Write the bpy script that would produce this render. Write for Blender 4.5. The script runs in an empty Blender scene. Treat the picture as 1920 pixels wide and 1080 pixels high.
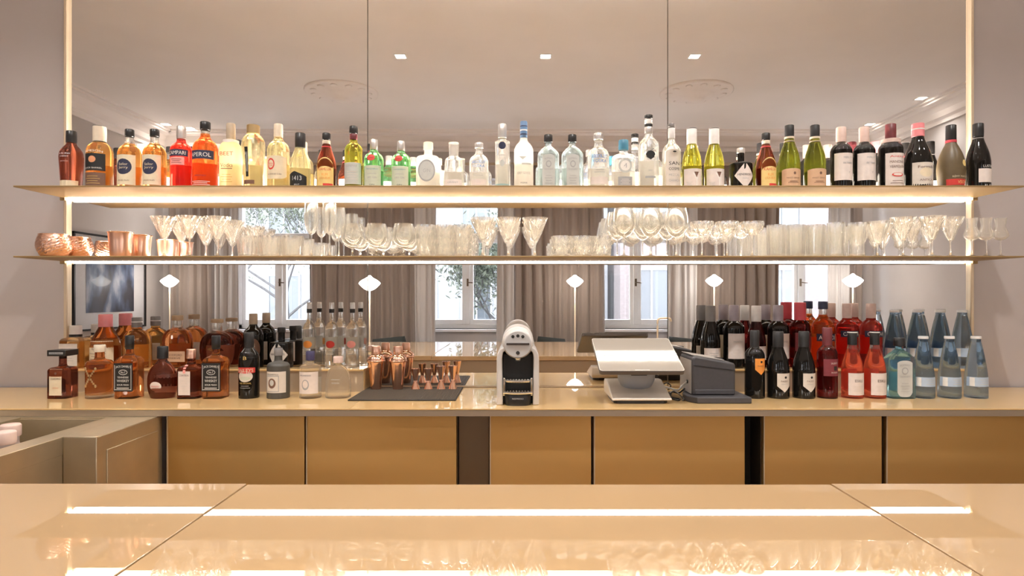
import bpy, math, random
from math import sin, cos, pi, radians, sqrt
random.seed(7)
SC = bpy.context.scene
COL = SC.collection

# ------------------------------------------------------------------ camera, world, light, exposure
F = 1164.0                      # focal length in pixels of the 1920 frame
PX, PY = 971.0, 555.0           # vanishing point
EYE = 1.491
D = 3.0                         # distance camera -> mirror wall
cam = bpy.data.cameras.new('camera')
cam.sensor_width = 36.0
cam.lens = 36.0 * F / 1920.0
cam.shift_x = (960 - PX) / 1920.0
cam.shift_y = (PY - 540) / 1920.0
cam.clip_start = 0.02
camo = bpy.data.objects.new('camera', cam)
COL.objects.link(camo)
camo.location = (0, 0, EYE)
camo.rotation_euler = (radians(90), 0, 0)
SC.camera = camo

w = bpy.data.worlds.new('overcast_sky')
SC.world = w
w.use_nodes = True
bgn = w.node_tree.nodes['Background']
bgn.inputs[0].default_value = (0.88, 0.94, 1.0, 1)
bgn.inputs[1].default_value = 6.2

SC.view_settings.view_transform = 'Standard'
SC.view_settings.look = 'None'
SC.view_settings.exposure = 1.85
SC.view_settings.gamma = 1.0
SC.view_settings.use_curve_mapping = False
SC.cycles.use_denoising = True
SC.cycles.max_bounces = 12
SC.cycles.use_adaptive_sampling = True
SC.cycles.adaptive_threshold = 0.02
SC.cycles.diffuse_bounces = 5
SC.cycles.glossy_bounces = 6
SC.cycles.transmission_bounces = 9
SC.cycles.transparent_max_bounces = 12
SC.cycles.sample_clamp_indirect = 6.0
SC.cycles.blur_glossy = 0.3

LED_POWER = 1.7
UPLIGHT_UPPER = 105.0
UPLIGHT_LOWER = 22.0
DOWNLIGHT_W = 7.0
LAMP_EMIT = 12.0


def X(px, d): return (px - PX) * d / F
def Z(py, d): return EYE - (py - PY) * d / F


# ------------------------------------------------------------------ materials
MATS = {}


def _new(name):
    m = bpy.data.materials.new(name)
    m.use_nodes = True
    return m, m.node_tree.nodes, m.node_tree.links, m.node_tree.nodes['Principled BSDF']


def mat(name, col, rough=0.5, metal=0.0, coat=0.0, coat_rough=0.03, spec=0.5, noise=0.0, nscale=20.0,
        stretch=(1, 1, 1), bump=0.0, bscale=200.0, aniso=0.0, emit=None, estr=0.0, sheen=0.0, alpha=1.0):
    if name in MATS: return MATS[name]
    m, N, L, b = _new(name)
    b.inputs['Base Color'].default_value = (*col, 1)
    b.inputs['Roughness'].default_value = rough
    b.inputs['Metallic'].default_value = metal
    b.inputs['Coat Weight'].default_value = coat
    b.inputs['Coat Roughness'].default_value = coat_rough
    b.inputs['Specular IOR Level'].default_value = spec
    b.inputs['Anisotropic'].default_value = aniso
    if aniso: b.inputs['Anisotropic Rotation'].default_value = 0.25
    if sheen: b.inputs['Sheen Weight'].default_value = sheen
    if emit:
        b.inputs['Emission Color'].default_value = (*emit, 1)
        b.inputs['Emission Strength'].default_value = estr
    if noise or bump:
        tc = N.new('ShaderNodeTexCoord')
        mp = N.new('ShaderNodeMapping')
        mp.inputs['Scale'].default_value = stretch
        L.new(tc.outputs['Object'], mp.inputs['Vector'])
    if noise:
        nz = N.new('ShaderNodeTexNoise')
        nz.inputs['Scale'].default_value = nscale
        nz.inputs['Detail'].default_value = 4
        L.new(mp.outputs['Vector'], nz.inputs['Vector'])
        mr = N.new('ShaderNodeMapRange')
        mr.inputs['From Min'].default_value = 0.3
        mr.inputs['From Max'].default_value = 0.7
        mr.inputs['To Min'].default_value = 1 - noise
        mr.inputs['To Max'].default_value = 1 + noise
        L.new(nz.outputs['Fac'], mr.inputs['Value'])
        mx = N.new('ShaderNodeMix')
        mx.data_type = 'RGBA'
        mx.blend_type = 'MULTIPLY'
        mx.inputs['Factor'].default_value = 1
        mx.inputs['A'].default_value = (*col, 1)
        L.new(mr.outputs['Result'], mx.inputs['B'])
        L.new(mx.outputs['Result'], b.inputs['Base Color'])
    if bump:
        nb = N.new('ShaderNodeTexNoise')
        nb.inputs['Scale'].default_value = bscale
        nb.inputs['Detail'].default_value = 3
        L.new(mp.outputs['Vector'], nb.inputs['Vector'])
        bp = N.new('ShaderNodeBump')
        bp.inputs['Strength'].default_value = bump
        bp.inputs['Distance'].default_value = 0.002
        L.new(nb.outputs['Fac'], bp.inputs['Height'])
        L.new(bp.outputs['Normal'], b.inputs['Normal'])
    MATS[name] = m
    return m


def paint(col, rough=0.55):
    return mat('paint_%02x%02x%02x_%d' % (*[int(max(0, min(1, c)) * 255) for c in col], int(rough * 10)), col, rough, noise=0.04, nscale=60)


def glass(name, col, body=0.15, rough=0.0, ior=1.4, glow=(1, 1, 1), thin=0.0):
    """clear or tinted refractive glass; 'body' is the cloudy, light-scattering share; 'thin' a share that is seen straight through"""
    if name in MATS: return MATS[name]
    m, N, L, b = _new(name)
    b.inputs['Base Color'].default_value = (*col, 1)
    b.inputs['Roughness'].default_value = rough
    b.inputs['Transmission Weight'].default_value = 1
    b.inputs['IOR'].default_value = ior
    out = N['Material Output']
    cur = b.outputs[0]
    if thin:
        tr = N.new('ShaderNodeBsdfTransparent')
        tr.inputs[0].default_value = (*col, 1)
        mx = N.new('ShaderNodeMixShader')
        mx.inputs[0].default_value = thin
        L.new(cur, mx.inputs[1]); L.new(tr.outputs[0], mx.inputs[2])
        cur = mx.outputs[0]
    if body:
        df = N.new('ShaderNodeBsdfDiffuse')
        tl = N.new('ShaderNodeBsdfTranslucent')
        g = tuple(c * k for c, k in zip(col, glow))
        df.inputs[0].default_value = (*g, 1)
        tl.inputs[0].default_value = (*g, 1)
        a = N.new('ShaderNodeMixShader')
        a.inputs[0].default_value = 0.6
        L.new(df.outputs[0], a.inputs[1]); L.new(tl.outputs[0], a.inputs[2])
        mx = N.new('ShaderNodeMixShader')
        mx.inputs[0].default_value = body
        L.new(cur, mx.inputs[1]); L.new(a.outputs[0], mx.inputs[2])
        cur = mx.outputs[0]
    L.new(cur, out.inputs['Surface'])
    MATS[name] = m
    return m


def emitter(name, col, s):
    if name in MATS: return MATS[name]
    m, N, L, b = _new(name)
    e = N.new('ShaderNodeEmission')
    e.inputs[0].default_value = (*col, 1)
    e.inputs[1].default_value = s
    L.new(e.outputs[0], N['Material Output'].inputs['Surface'])
    MATS[name] = m
    return m


M_WALL = mat('plaster_mauve_grey', (0.47, 0.425, 0.41), 0.85, noise=0.03, nscale=3, bump=0.1, bscale=120)
M_WALLB = mat('plaster_pale_grey', (0.54, 0.50, 0.48), 0.85, noise=0.03, nscale=3, bump=0.1, bscale=120)
M_CEIL = mat('ceiling_plaster', (0.88, 0.84, 0.82), 0.9, noise=0.02, nscale=2, bump=0.08, bscale=120)
M_STUCCO = mat('stucco', (0.88, 0.83, 0.81), 0.85, bump=0.2, bscale=60)
M_FLOOR = mat('oak_floor', (0.46, 0.33, 0.21), 0.4, noise=0.25, nscale=6, stretch=(12, 1, 1))
M_MIRROR = mat('mirror_glass', (0.90, 0.89, 0.88), 0.0, metal=1.0)
M_GOLD = mat('champagne_lacquer', (0.72, 0.48, 0.21), 0.55, metal=0.1, spec=0.3, coat=1.0, coat_rough=0.0, noise=0.03, nscale=2)
M_BARGOLD = mat('polished_champagne_top', (0.445, 0.295, 0.155), 0.7, spec=0.1, coat=1.0, coat_rough=0.0, noise=0.02, nscale=2)
M_BARGOLD.node_tree.nodes['Principled BSDF'].inputs['Coat IOR'].default_value = 1.7
M_SHELF = mat('champagne_shelf_metal', (0.33, 0.215, 0.09), 0.5, metal=0.25)
M_EDGE = mat('brushed_edge', (0.46, 0.37, 0.27), 0.4, metal=0.6)
M_BRASS = mat('brushed_brass_door', (0.74, 0.46, 0.165), 0.38, metal=0.85, bump=0.03, bscale=60, stretch=(.4, .4, 25), aniso=0.75)
M_BRASSD = mat('dark_brass_recess', (0.16, 0.12, 0.085), 0.35, metal=0.8)
M_BLACKGAP = mat('black_void', (0.01, 0.009, 0.008), 0.6)
M_STEEL = mat('brushed_champagne_steel', (0.60, 0.51, 0.36), 0.38, metal=0.85, noise=0.12, nscale=5, bump=0.05, bscale=90)
M_STEELD = mat('steel_dark', (0.20, 0.18, 0.16), 0.35, metal=0.8)
M_POST = mat('pale_gold_post', (0.75, 0.62, 0.45), 0.35, metal=0.5)
M_COPPER = mat('copper_satin', (0.88, 0.54, 0.40), 0.28, metal=0.95)
M_COPPERP = mat('copper_polished', (0.92, 0.57, 0.42), 0.14, metal=1.0)
M_COPPERH = mat('copper_hammered', (0.90, 0.56, 0.42), 0.2, metal=1.0, bump=0.5, bscale=150)
M_RUBBER = mat('black_rubber', (0.035, 0.028, 0.022), 0.6)
M_CHROME = mat('chrome', (0.75, 0.74, 0.72), 0.12, metal=1.0)
M_PEARL = mat('silver_plastic', (0.66, 0.62, 0.58), 0.32, coat=0.3)
M_CREAMPL = mat('cream_plastic', (0.70, 0.62, 0.52), 0.42)
M_GREYPL = mat('grey_plastic', (0.34, 0.36, 0.40), 0.4)
M_DARKPL = mat('dark_grey_plastic', (0.06, 0.056, 0.06), 0.55, noise=0.05, nscale=80)
M_BLACKPL = mat('black_plastic', (0.018, 0.017, 0.017), 0.35)
M_CURT = mat('taupe_velvet_curtain', (0.29, 0.235, 0.205), 0.85, sheen=0.3, noise=0.08, nscale=4, stretch=(3, 3, 0.2))
M_SHEER = mat('pale_grey_curtain', (0.56, 0.54, 0.54), 0.85, noise=0.05, nscale=4, stretch=(3, 3, 0.2))
M_WHITEP = mat('white_window_paint', (0.88, 0.88, 0.88), 0.4)
M_PANE = glass('window_pane', (0.97, 0.98, 1.0), 0, thin=0.92, ior=1.45)
M_LED = emitter('warm_led', (1.0, 0.92, 0.80), LED_POWER)
M_LEDUP = emitter('warm_led_up', (1.0, 0.90, 0.80), UPLIGHT_UPPER)
M_LEDUP2 = emitter('warm_led_up_soft', (1.0, 0.90, 0.80), UPLIGHT_LOWER)
M_LEDD = emitter('downlight_lens', (1.0, 0.90, 0.78), 14.0)
M_LAMP = emitter('opal_lamp_glow', (1.0, 0.92, 0.83), LAMP_EMIT)
# drinking glasses
M_CRYSTAL = glass('cut_crystal', (1.0, 0.985, 0.95), 0.045, ior=1.5, thin=0.38)
M_GLASS = glass('plain_drinking_glass', (1.0, 0.99, 0.96), 0.03, ior=1.45, thin=0.35)
# bottle glasses and contents
BG = dict(
    clear=glass('clear_bottle_glass', (0.99, 0.98, 0.94), 0.06, ior=1.3, thin=0.3),
    palegold=glass('pale_gold_spirit', (0.98, 0.90, 0.62), 0.06, ior=1.33, thin=0.2),
    frost=glass('frosted_glass', (0.95, 0.91, 0.84), 0.55, rough=0.4, ior=1.3),
    creamglass=glass('cream_frosted_glass', (0.95, 0.84, 0.55), 0.55, rough=0.3, ior=1.3),
    amber=glass('amber_spirit', (0.90, 0.50, 0.17), 0.09, ior=1.33),
    cognac=glass('cognac_spirit', (0.70, 0.27, 0.09), 0.09, ior=1.33),
    brown=glass('dark_brown_liqueur', (0.30, 0.085, 0.05), 0.09, ior=1.33),
    red=glass('red_aperitif', (0.92, 0.10, 0.07), 0.16, ior=1.33),
    orange=glass('orange_aperitif', (0.98, 0.30, 0.08), 0.16, ior=1.33),
    rose=glass('rose_red_wine', (0.95, 0.22, 0.14), 0.16, ior=1.33),
    wine=glass('garnet_wine', (0.25, 0.03, 0.035), 0.09, ior=1.33),
    olive=glass('olive_green_glass', (0.60, 0.56, 0.10), 0.09, ior=1.33),
    darkolive=glass('dark_olive_glass', (0.30, 0.31, 0.05), 0.09, ior=1.33),
    green=glass('green_gin_glass', (0.30, 0.68, 0.32), 0.09, ior=1.33),
    paleblue=glass('pale_blue_glass', (0.86, 0.95, 0.96), 0.06, ior=1.33, thin=0.2),
    sapphire=glass('sapphire_glass', (0.40, 0.76, 0.88), 0.09, ior=1.33, thin=0.1),
    water=glass('blue_water_glass', (0.48, 0.62, 0.76), 0.06, ior=1.33, thin=0.15),
    black=mat('black_bottle_glass', (0.008, 0.007, 0.006), 0.05, spec=0.4),
    matte=mat('matte_grey_bottle', (0.075, 0.07, 0.06), 0.45),
    frostbrown=mat('frosted_brown_green', (0.12, 0.085, 0.04), 0.4, noise=0.1, nscale=20),
)
CP = dict(black=paint((0.015, 0.014, 0.014), 0.35), silver=mat('cap_silver', (0.72, 0.70, 0.68), 0.3, metal=0.8),
          cream=paint((0.72, 0.62, 0.48)), beige=paint((0.45, 0.36, 0.26)), gold=mat('cap_gold', (0.62, 0.46, 0.24), 0.3, metal=0.8),
          maroon=paint((0.16, 0.03, 0.035), 0.4), red=paint((0.66, 0.07, 0.09), 0.4), pink=paint((0.82, 0.28, 0.30), 0.4),
          pinkish=paint((0.70, 0.52, 0.45)), white=paint((0.80, 0.77, 0.74), 0.4), navy=paint((0.03, 0.04, 0.09), 0.4),
          blue=paint((0.13, 0.24, 0.42), 0.4), teal=paint((0.06, 0.22, 0.33), 0.4), grey=paint((0.22, 0.205, 0.20), 0.5),
          dgrey=paint((0.02, 0.019, 0.019), 0.5), wood=paint((0.42, 0.29, 0.18), 0.6), copper=M_COPPER, clear=BG['frost'],
          lilac=paint((0.36, 0.31, 0.34), 0.4), grape=paint((0.06, 0.05, 0.12), 0.4))
C_ = dict(white=(0.80, 0.77, 0.72), cream=(0.74, 0.64, 0.46), paper=(0.66, 0.60, 0.53), black=(0.012, 0.012, 0.012), navy=(0.025, 0.03, 0.07),
          gold=(0.62, 0.42, 0.14), red=(0.62, 0.05, 0.04), pink=(0.86, 0.36, 0.32), peach=(0.62, 0.40, 0.25), grey=(0.36, 0.36, 0.36),
          lgrey=(0.52, 0.53, 0.50), yellow=(0.78, 0.58, 0.22), brown=(0.17, 0.09, 0.06), maroon=(0.20, 0.03, 0.04), orange=(0.80, 0.30, 0.05),
          blue=(0.16, 0.30, 0.62), lblue=(0.42, 0.52, 0.64), sage=(0.55, 0.58, 0.46), blush=(0.72, 0.64, 0.59), silver=(0.6, 0.6, 0.6), cop=(0.7, 0.3, 0.15),
          teal=(0.05, 0.25, 0.32))
def lab(c): return paint(C_[c])


# ------------------------------------------------------------------ mesh helpers
def mesh_obj(name, verts, faces, mats, parent=None, smooth=True, midx=None, angle=None):
    me = bpy.data.meshes.new(name)
    me.from_pydata(verts, [], faces)
    if not isinstance(mats, (list, tuple)): mats = [mats]
    for m in mats: me.materials.append(m)
    if midx: me.polygons.foreach_set('material_index', midx)
    if smooth:
        me.polygons.foreach_set('use_smooth', [True] * len(me.polygons))
        if angle: me.set_sharp_from_angle(angle=radians(angle))
    me.update()
    o = bpy.data.objects.new(name, me)
    COL.objects.link(o)
    if parent: o.parent = parent
    return o


class MB:
    def __init__(s): s.v = []; s.f = []; s.m = []

    def box(s, x0, x1, y0, y1, z0, z1, mi=0):
        n = len(s.v)
        s.v += [(x0, y0, z0), (x1, y0, z0), (x1, y1, z0), (x0, y1, z0), (x0, y0, z1), (x1, y0, z1), (x1, y1, z1), (x0, y1, z1)]
        s.f += [(n, n + 3, n + 2, n + 1), (n + 4, n + 5, n + 6, n + 7), (n, n + 1, n + 5, n + 4), (n + 1, n + 2, n + 6, n + 5), (n + 2, n + 3, n + 7, n + 6), (n + 3, n, n + 4, n + 7)]
        s.m += [mi] * 6
        return s

    def add(s, vf, mi=0, tf=None):
        v, f = vf
        n = len(s.v)
        s.v += [tf(p) for p in v] if tf else list(v)
        s.f += [tuple(i + n for i in q) for q in f]
        s.m += [mi] * len(f)
        return s

    def prism(s, poly, axis, a0, a1, mi=0):
        """extrude a 2D polygon; axis 'x': poly is (y,z); 'y': poly is (x,z); 'z': poly is (x,y)"""
        n = len(s.v); k = len(poly)
        def P(p, a):
            return (a, p[0], p[1]) if axis == 'x' else (p[0], a, p[1]) if axis == 'y' else (p[0], p[1], a)
        s.v += [P(p, a0) for p in poly] + [P(p, a1) for p in poly]
        s.f += [tuple(range(n + k - 1, n - 1, -1)), tuple(range(n + k, n + 2 * k))]
        s.f += [(n + i, n + (i + 1) % k, n + k + (i + 1) % k, n + k + i) for i in range(k)]
        s.m += [mi] * (k + 2)
        return s

    def build(s, name, mats, parent=None, smooth=False, bevel=0.0, seg=2, angle=35):
        o = mesh_obj(name, s.v, s.f, mats, parent, smooth, s.m if isinstance(mats, (list, tuple)) and len(mats) > 1 else None, angle if smooth else None)
        if bevel:
            b = o.modifiers.new('bevel', 'BEVEL')
            b.width = bevel; b.segments = seg; b.limit_method = 'ANGLE'; b.angle_limit = radians(40)
            o.data.polygons.foreach_set('use_smooth', [True] * len(o.data.polygons))
            o.data.set_sharp_from_angle(angle=radians(40))
        return o


def fix_normals(o):
    import bmesh
    bm = bmesh.new(); bm.from_mesh(o.data)
    bmesh.ops.recalc_face_normals(bm, faces=bm.faces)
    bm.to_mesh(o.data); bm.free()
    return o


def loft(secs, n=36, closed=True):
    """secs: list of (z, hx, hy, exponent, cx, cy) -> verts, faces, zmid list"""
    v = []; f = []
    for s in secs:
        z, hx, hy, e = s[:4]
        cx, cy = (s[4], s[5]) if len(s) > 4 else (0, 0)
        for i in range(n):
            t = 2 * pi * (i + 0.5) / n
            c, q = cos(t), sin(t)
            k = 2.0 / e
            v.append((cx + hx * math.copysign(abs(c) ** k, c), cy + hy * math.copysign(abs(q) ** k, q), z))
    for j in range(len(secs) - 1):
        for i in range(n):
            a, b = j * n + i, j * n + (i + 1) % n
            f.append((a, b, b + n, a + n))
    if closed:
        f.append(tuple(range(n - 1, -1, -1)))
        k = (len(secs) - 1) * n
        f.append(tuple(range(k, k + n)))
    return v, f


def lathe(prof, n=32, mod=None, axis='z'):
    v = []; f = []
    for j, (r, z) in enumerate(prof):
        for i in range(n):
            t = 2 * pi * i / n
            rr = r * (1 + (mod(t, z, j) if mod else 0))
            v.append((rr * cos(t), rr * sin(t), z))
    for j in range(len(prof) - 1):
        for i in range(n):
            a, b = j * n + i, j * n + (i + 1) % n
            f.append((a, b, b + n, a + n))
    if prof[0][0] > 1e-6 and False: pass
    return v, f


def tube(pts, r, n=8, cap=True):
    v = []; f = []
    from mathutils import Vector
    P = [Vector(p) for p in pts]
    up = Vector((0, 0, 1))
    for j, p in enumerate(P):
        t = (P[min(j + 1, len(P) - 1)] - P[max(j - 1, 0)]).normalized()
        a = t.cross(up)
        if a.length < 1e-3: a = t.cross(Vector((1, 0, 0)))
        a.normalize(); b = t.cross(a)
        rr = r[j] if isinstance(r, (list, tuple)) else r
        for i in range(n):
            q = 2 * pi * i / n
            v.append(tuple(p + a * (rr * cos(q)) + b * (rr * sin(q))))
    for j in range(len(P) - 1):
        for i in range(n):
            a, b = j * n + i, j * n + (i + 1) % n
            f.append((a, b, b + n, a + n))
    if cap:
        f.append(tuple(range(n - 1, -1, -1)))
        k = (len(P) - 1) * n
        f.append(tuple(range(k, k + n)))
    return v, f


def spline(pts, per=6):
    out = []
    for i in range(len(pts) - 1):
        p0, p1, p2, p3 = pts[max(i - 1, 0)], pts[i], pts[i + 1], pts[min(i + 2, len(pts) - 1)]
        for k in range(per):
            t = k / per
            out.append(tuple(0.5 * (2 * b + (c - a) * t + (2 * a - 5 * b + 4 * c - d) * t * t + (3 * b - a - 3 * c + d) * t ** 3)
                             for a, b, c, d in zip(p0, p1, p2, p3)))
    out.append(tuple(pts[-1]))
    return out


def tag(o, label, cat, group=None, kind=None):
    if label: o['label'] = label
    if cat: o['category'] = cat
    if group: o['group'] = group
    if kind: o['kind'] = kind
    return o


def thing(name, label, cat, loc=(0, 0, 0), rz=0.0, group=None):
    o = bpy.data.objects.new(name, None)
    o.empty_display_size = 0.05
    COL.objects.link(o)
    o.location = loc; o.rotation_euler = (0, 0, rz)
    return tag(o, label, cat, group)


def struct(o): o['kind'] = 'structure'; return o


def copy_tree(o, parent=None):
    kids = [c for c in KIDS.get(o.name, [])]
    c = o.copy(); COL.objects.link(c); c.parent = parent
    for k in kids: copy_tree(k, c)
    return c


KIDS = {}
def index_kids(root):
    KIDS[root.name] = [o for o in COL.objects if o.parent == root]
    for k in KIDS[root.name]: index_kids(k)


def clone(root, loc, label, group=None, rz=None):
    if root.name not in KIDS: index_kids(root)
    c = copy_tree(root)
    c.location = loc
    if rz is not None: c.rotation_euler = (0, 0, rz)
    c['label'] = label
    if group: c['group'] = group
    return c


# ------------------------------------------------------------------ lettering
_TXT = {}
def text_geo(s):
    if s in _TXT: return _TXT[s]
    cu = bpy.data.curves.new('t', 'FONT')
    cu.body = s; cu.size = 1; cu.align_x = 'CENTER'; cu.resolution_u = 2
    o = bpy.data.objects.new('t', cu)
    COL.objects.link(o)
    me = o.to_mesh()
    v = [tuple(p.co) for p in me.vertices]
    f = [tuple(p.vertices) for p in me.polygons]
    o.to_mesh_clear()
    bpy.data.objects.remove(o); bpy.data.curves.remove(cu)
    if v:
        x0, x1 = min(p[0] for p in v), max(p[0] for p in v)
        y0, y1 = min(p[1] for p in v), max(p[1] for p in v)
        v = [((p[0] - (x0 + x1) / 2) / max(x1 - x0, 1e-6), (p[1] - (y0 + y1) / 2) / max(y1 - y0, 1e-6)) for p in v]
    _TXT[s] = (v, f)
    return _TXT[s]


SHAPES = {
    'rect': (lambda u: 1.0, lambda u: -1.0),
    'oval': (lambda u: sqrt(max(0, 1 - u * u)), lambda u: -sqrt(max(0, 1 - u * u))),
    'arch': (lambda u: 0.35 + 0.65 * sqrt(max(0, 1 - u * u)), lambda u: -1.0),
    'archb': (lambda u: 1.0 - 0.12 * abs(u) ** 3, lambda u: -1.0 + 0.25 * abs(u) ** 4),
    'diamond': (lambda u: 1 - abs(u), lambda u: -1 + abs(u)),
    'shield': (lambda u: 1.0, lambda u: -0.35 - 0.65 * (1 - abs(u))),
    'peak': (lambda u: 0.45 + 0.55 * (1 - abs(u + 0.25) / 1.25), lambda u: -1.0),
    'tri': (lambda u: 1.0, lambda u: -1 + 2 * abs(u)),
}


def patch(S, uc, zc, hw, hh, shape='rect', off=0.0005, nc=14):
    top, bot = SHAPES[shape]
    v = []; f = []
    for i in range(nc + 1):
        u = -1 + 2 * i / nc
        if shape == 'oval': u = -cos(pi * i / nc)
        a, b = zc + hh * bot(u), zc + hh * top(u)
        for k in range(4):
            v.append(S(uc + hw * u, a + (b - a) * k / 3, off))
    for i in range(nc):
        for k in range(3):
            a = i * 4 + k
            f.append((a, a + 4, a + 5, a + 1))
    return v, f


def decal(S, specs, name, parent):
    """all printed marks of one label joined in one mesh: ('t',str,u,z,w,h,col) or ('s',shape,u,z,hw,hh,col)"""
    mb = MB(); mats = []
    def mi(c):
        m = lab(c)
        if m not in mats: mats.append(m)
        return mats.index(m)
    for q, s in enumerate(specs):
        off = 0.0010 + 0.0002 * q
        if s[0] == 's':
            mb.add(patch(S, s[2], s[3], s[4], s[5], s[1], off, 10), mi(s[6]))
        else:
            v, f = text_geo(s[1])
            if not v: continue
            arc = s[7] if len(s) > 7 else 0
            mb.add(([S(s[2] + p[0] * s[4], s[3] + p[1] * s[5] - arc * (2 * p[0]) ** 2, off) for p in v], f), mi(s[6]))
    if mb.f:
        return mesh_obj(name, mb.v, mb.f, mats, parent, False, mb.m)


# ------------------------------------------------------------------ bottles
PROF = {
    'bordeaux': [(.90, 0), (1, .012), (1, .30), (1, .60), (.985, .635), (.90, .675), (.70, .715), (.48, .745), (.405, .78), (.385, .86), (.38, 1)],
    'burgundy': [(.92, 0), (1, .015), (1, .2), (1, .40), (.965, .47), (.86, .56), (.68, .65), (.50, .735), (.405, .80), (.37, .87), (.36, 1)],
    'spirit': [(.92, 0), (1, .015), (1, .3), (1, .585), (.97, .63), (.84, .69), (.58, .735), (.43, .77), (.37, .81), (.35, .9), (.35, 1)],
    'tallneck': [(.92, 0), (1, .015), (1, .3), (1, .555), (.95, .61), (.75, .665), (.48, .705), (.36, .75), (.33, .85), (.33, 1)],
    'plum': [(.80, 0), (.84, .012), (.90, .25), (.99, .50), (1, .57), (.92, .65), (.68, .72), (.46, .77), (.40, .82), (.38, 1)],
    'squat': [(.93, 0), (1, .02), (1, .3), (1, .60), (.96, .66), (.80, .70), (.45, .725), (.36, .76), (.34, .85), (.34, 1)],
    'dome': [(.94, 0), (1, .03), (1, .25), (.97, .45), (.86, .60), (.66, .71), (.42, .78), (.27, .83), (.22, .88), (.22, 1)],
    'bell': [(.97, 0), (1, .02), (.97, .15), (.86, .40), (.80, .58), (.74, .66), (.50, .70), (.42, .72), (.43, .80), (.46, 1)],
    'ball': [(.72, 0), (.80, .015), (.96, .16), (1, .30), (.97, .43), (.84, .54), (.60, .63), (.38, .70), (.29, .76), (.27, 1)],
    'disc': [(.52, 0), (.62, .01), (.86, .12), (.98, .28), (1, .38), (.97, .50), (.84, .62), (.58, .70), (.33, .74), (.28, .78), (.28, 1)],
    'flask': [(.96, 0), (1, .02), (1, .3), (1, .46), (.97, .56), (.86, .65), (.64, .715), (.40, .75), (.32, .79), (.30, 1)],
    'jdsq': [(.95, 0), (1, .015), (1, .3), (1, .565), (.985, .60), (.80, .645), (.46, .685), (.36, .73), (.34, .8), (.34, 1)],
    'cone': [(.94, 0), (1, .02), (1, .16), (.985, .30), (.90, .46), (.76, .62), (.60, .77), (.47, .87), (.41, .92), (.40, 1)],
    'slim': [(.94, 0), (1, .015), (.97, .2), (.95, .4), (.98, .70), (.96, .735), (.62, .755), (.54, .775), (.52, 1)],
    'curvy': [(.80, 0), (.84, .02), (.82, .2), (.86, .4), (.97, .58), (1, .67), (.94, .76), (.72, .83), (.48, .86), (.44, .9), (.44, 1)],
    'remy': [(.82, 0), (.88, .02), (.97, .2), (1, .32), (.95, .44), (.80, .55), (.58, .65), (.40, .72), (.335, .78), (.32, 1)],
    'bmbay': [(.95, 0), (1, .015), (1, .3), (1, .60), (.95, .66), (.66, .735), (.42, .78), (.30, .81), (.28, .88), (.28, 1)],
    'hend': [(.95, 0), (1, .02), (1, .3), (.99, .58), (.95, .63), (.78, .655), (.36, .67), (.30, .70), (.29, .85), (.29, 1)],
}


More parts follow.
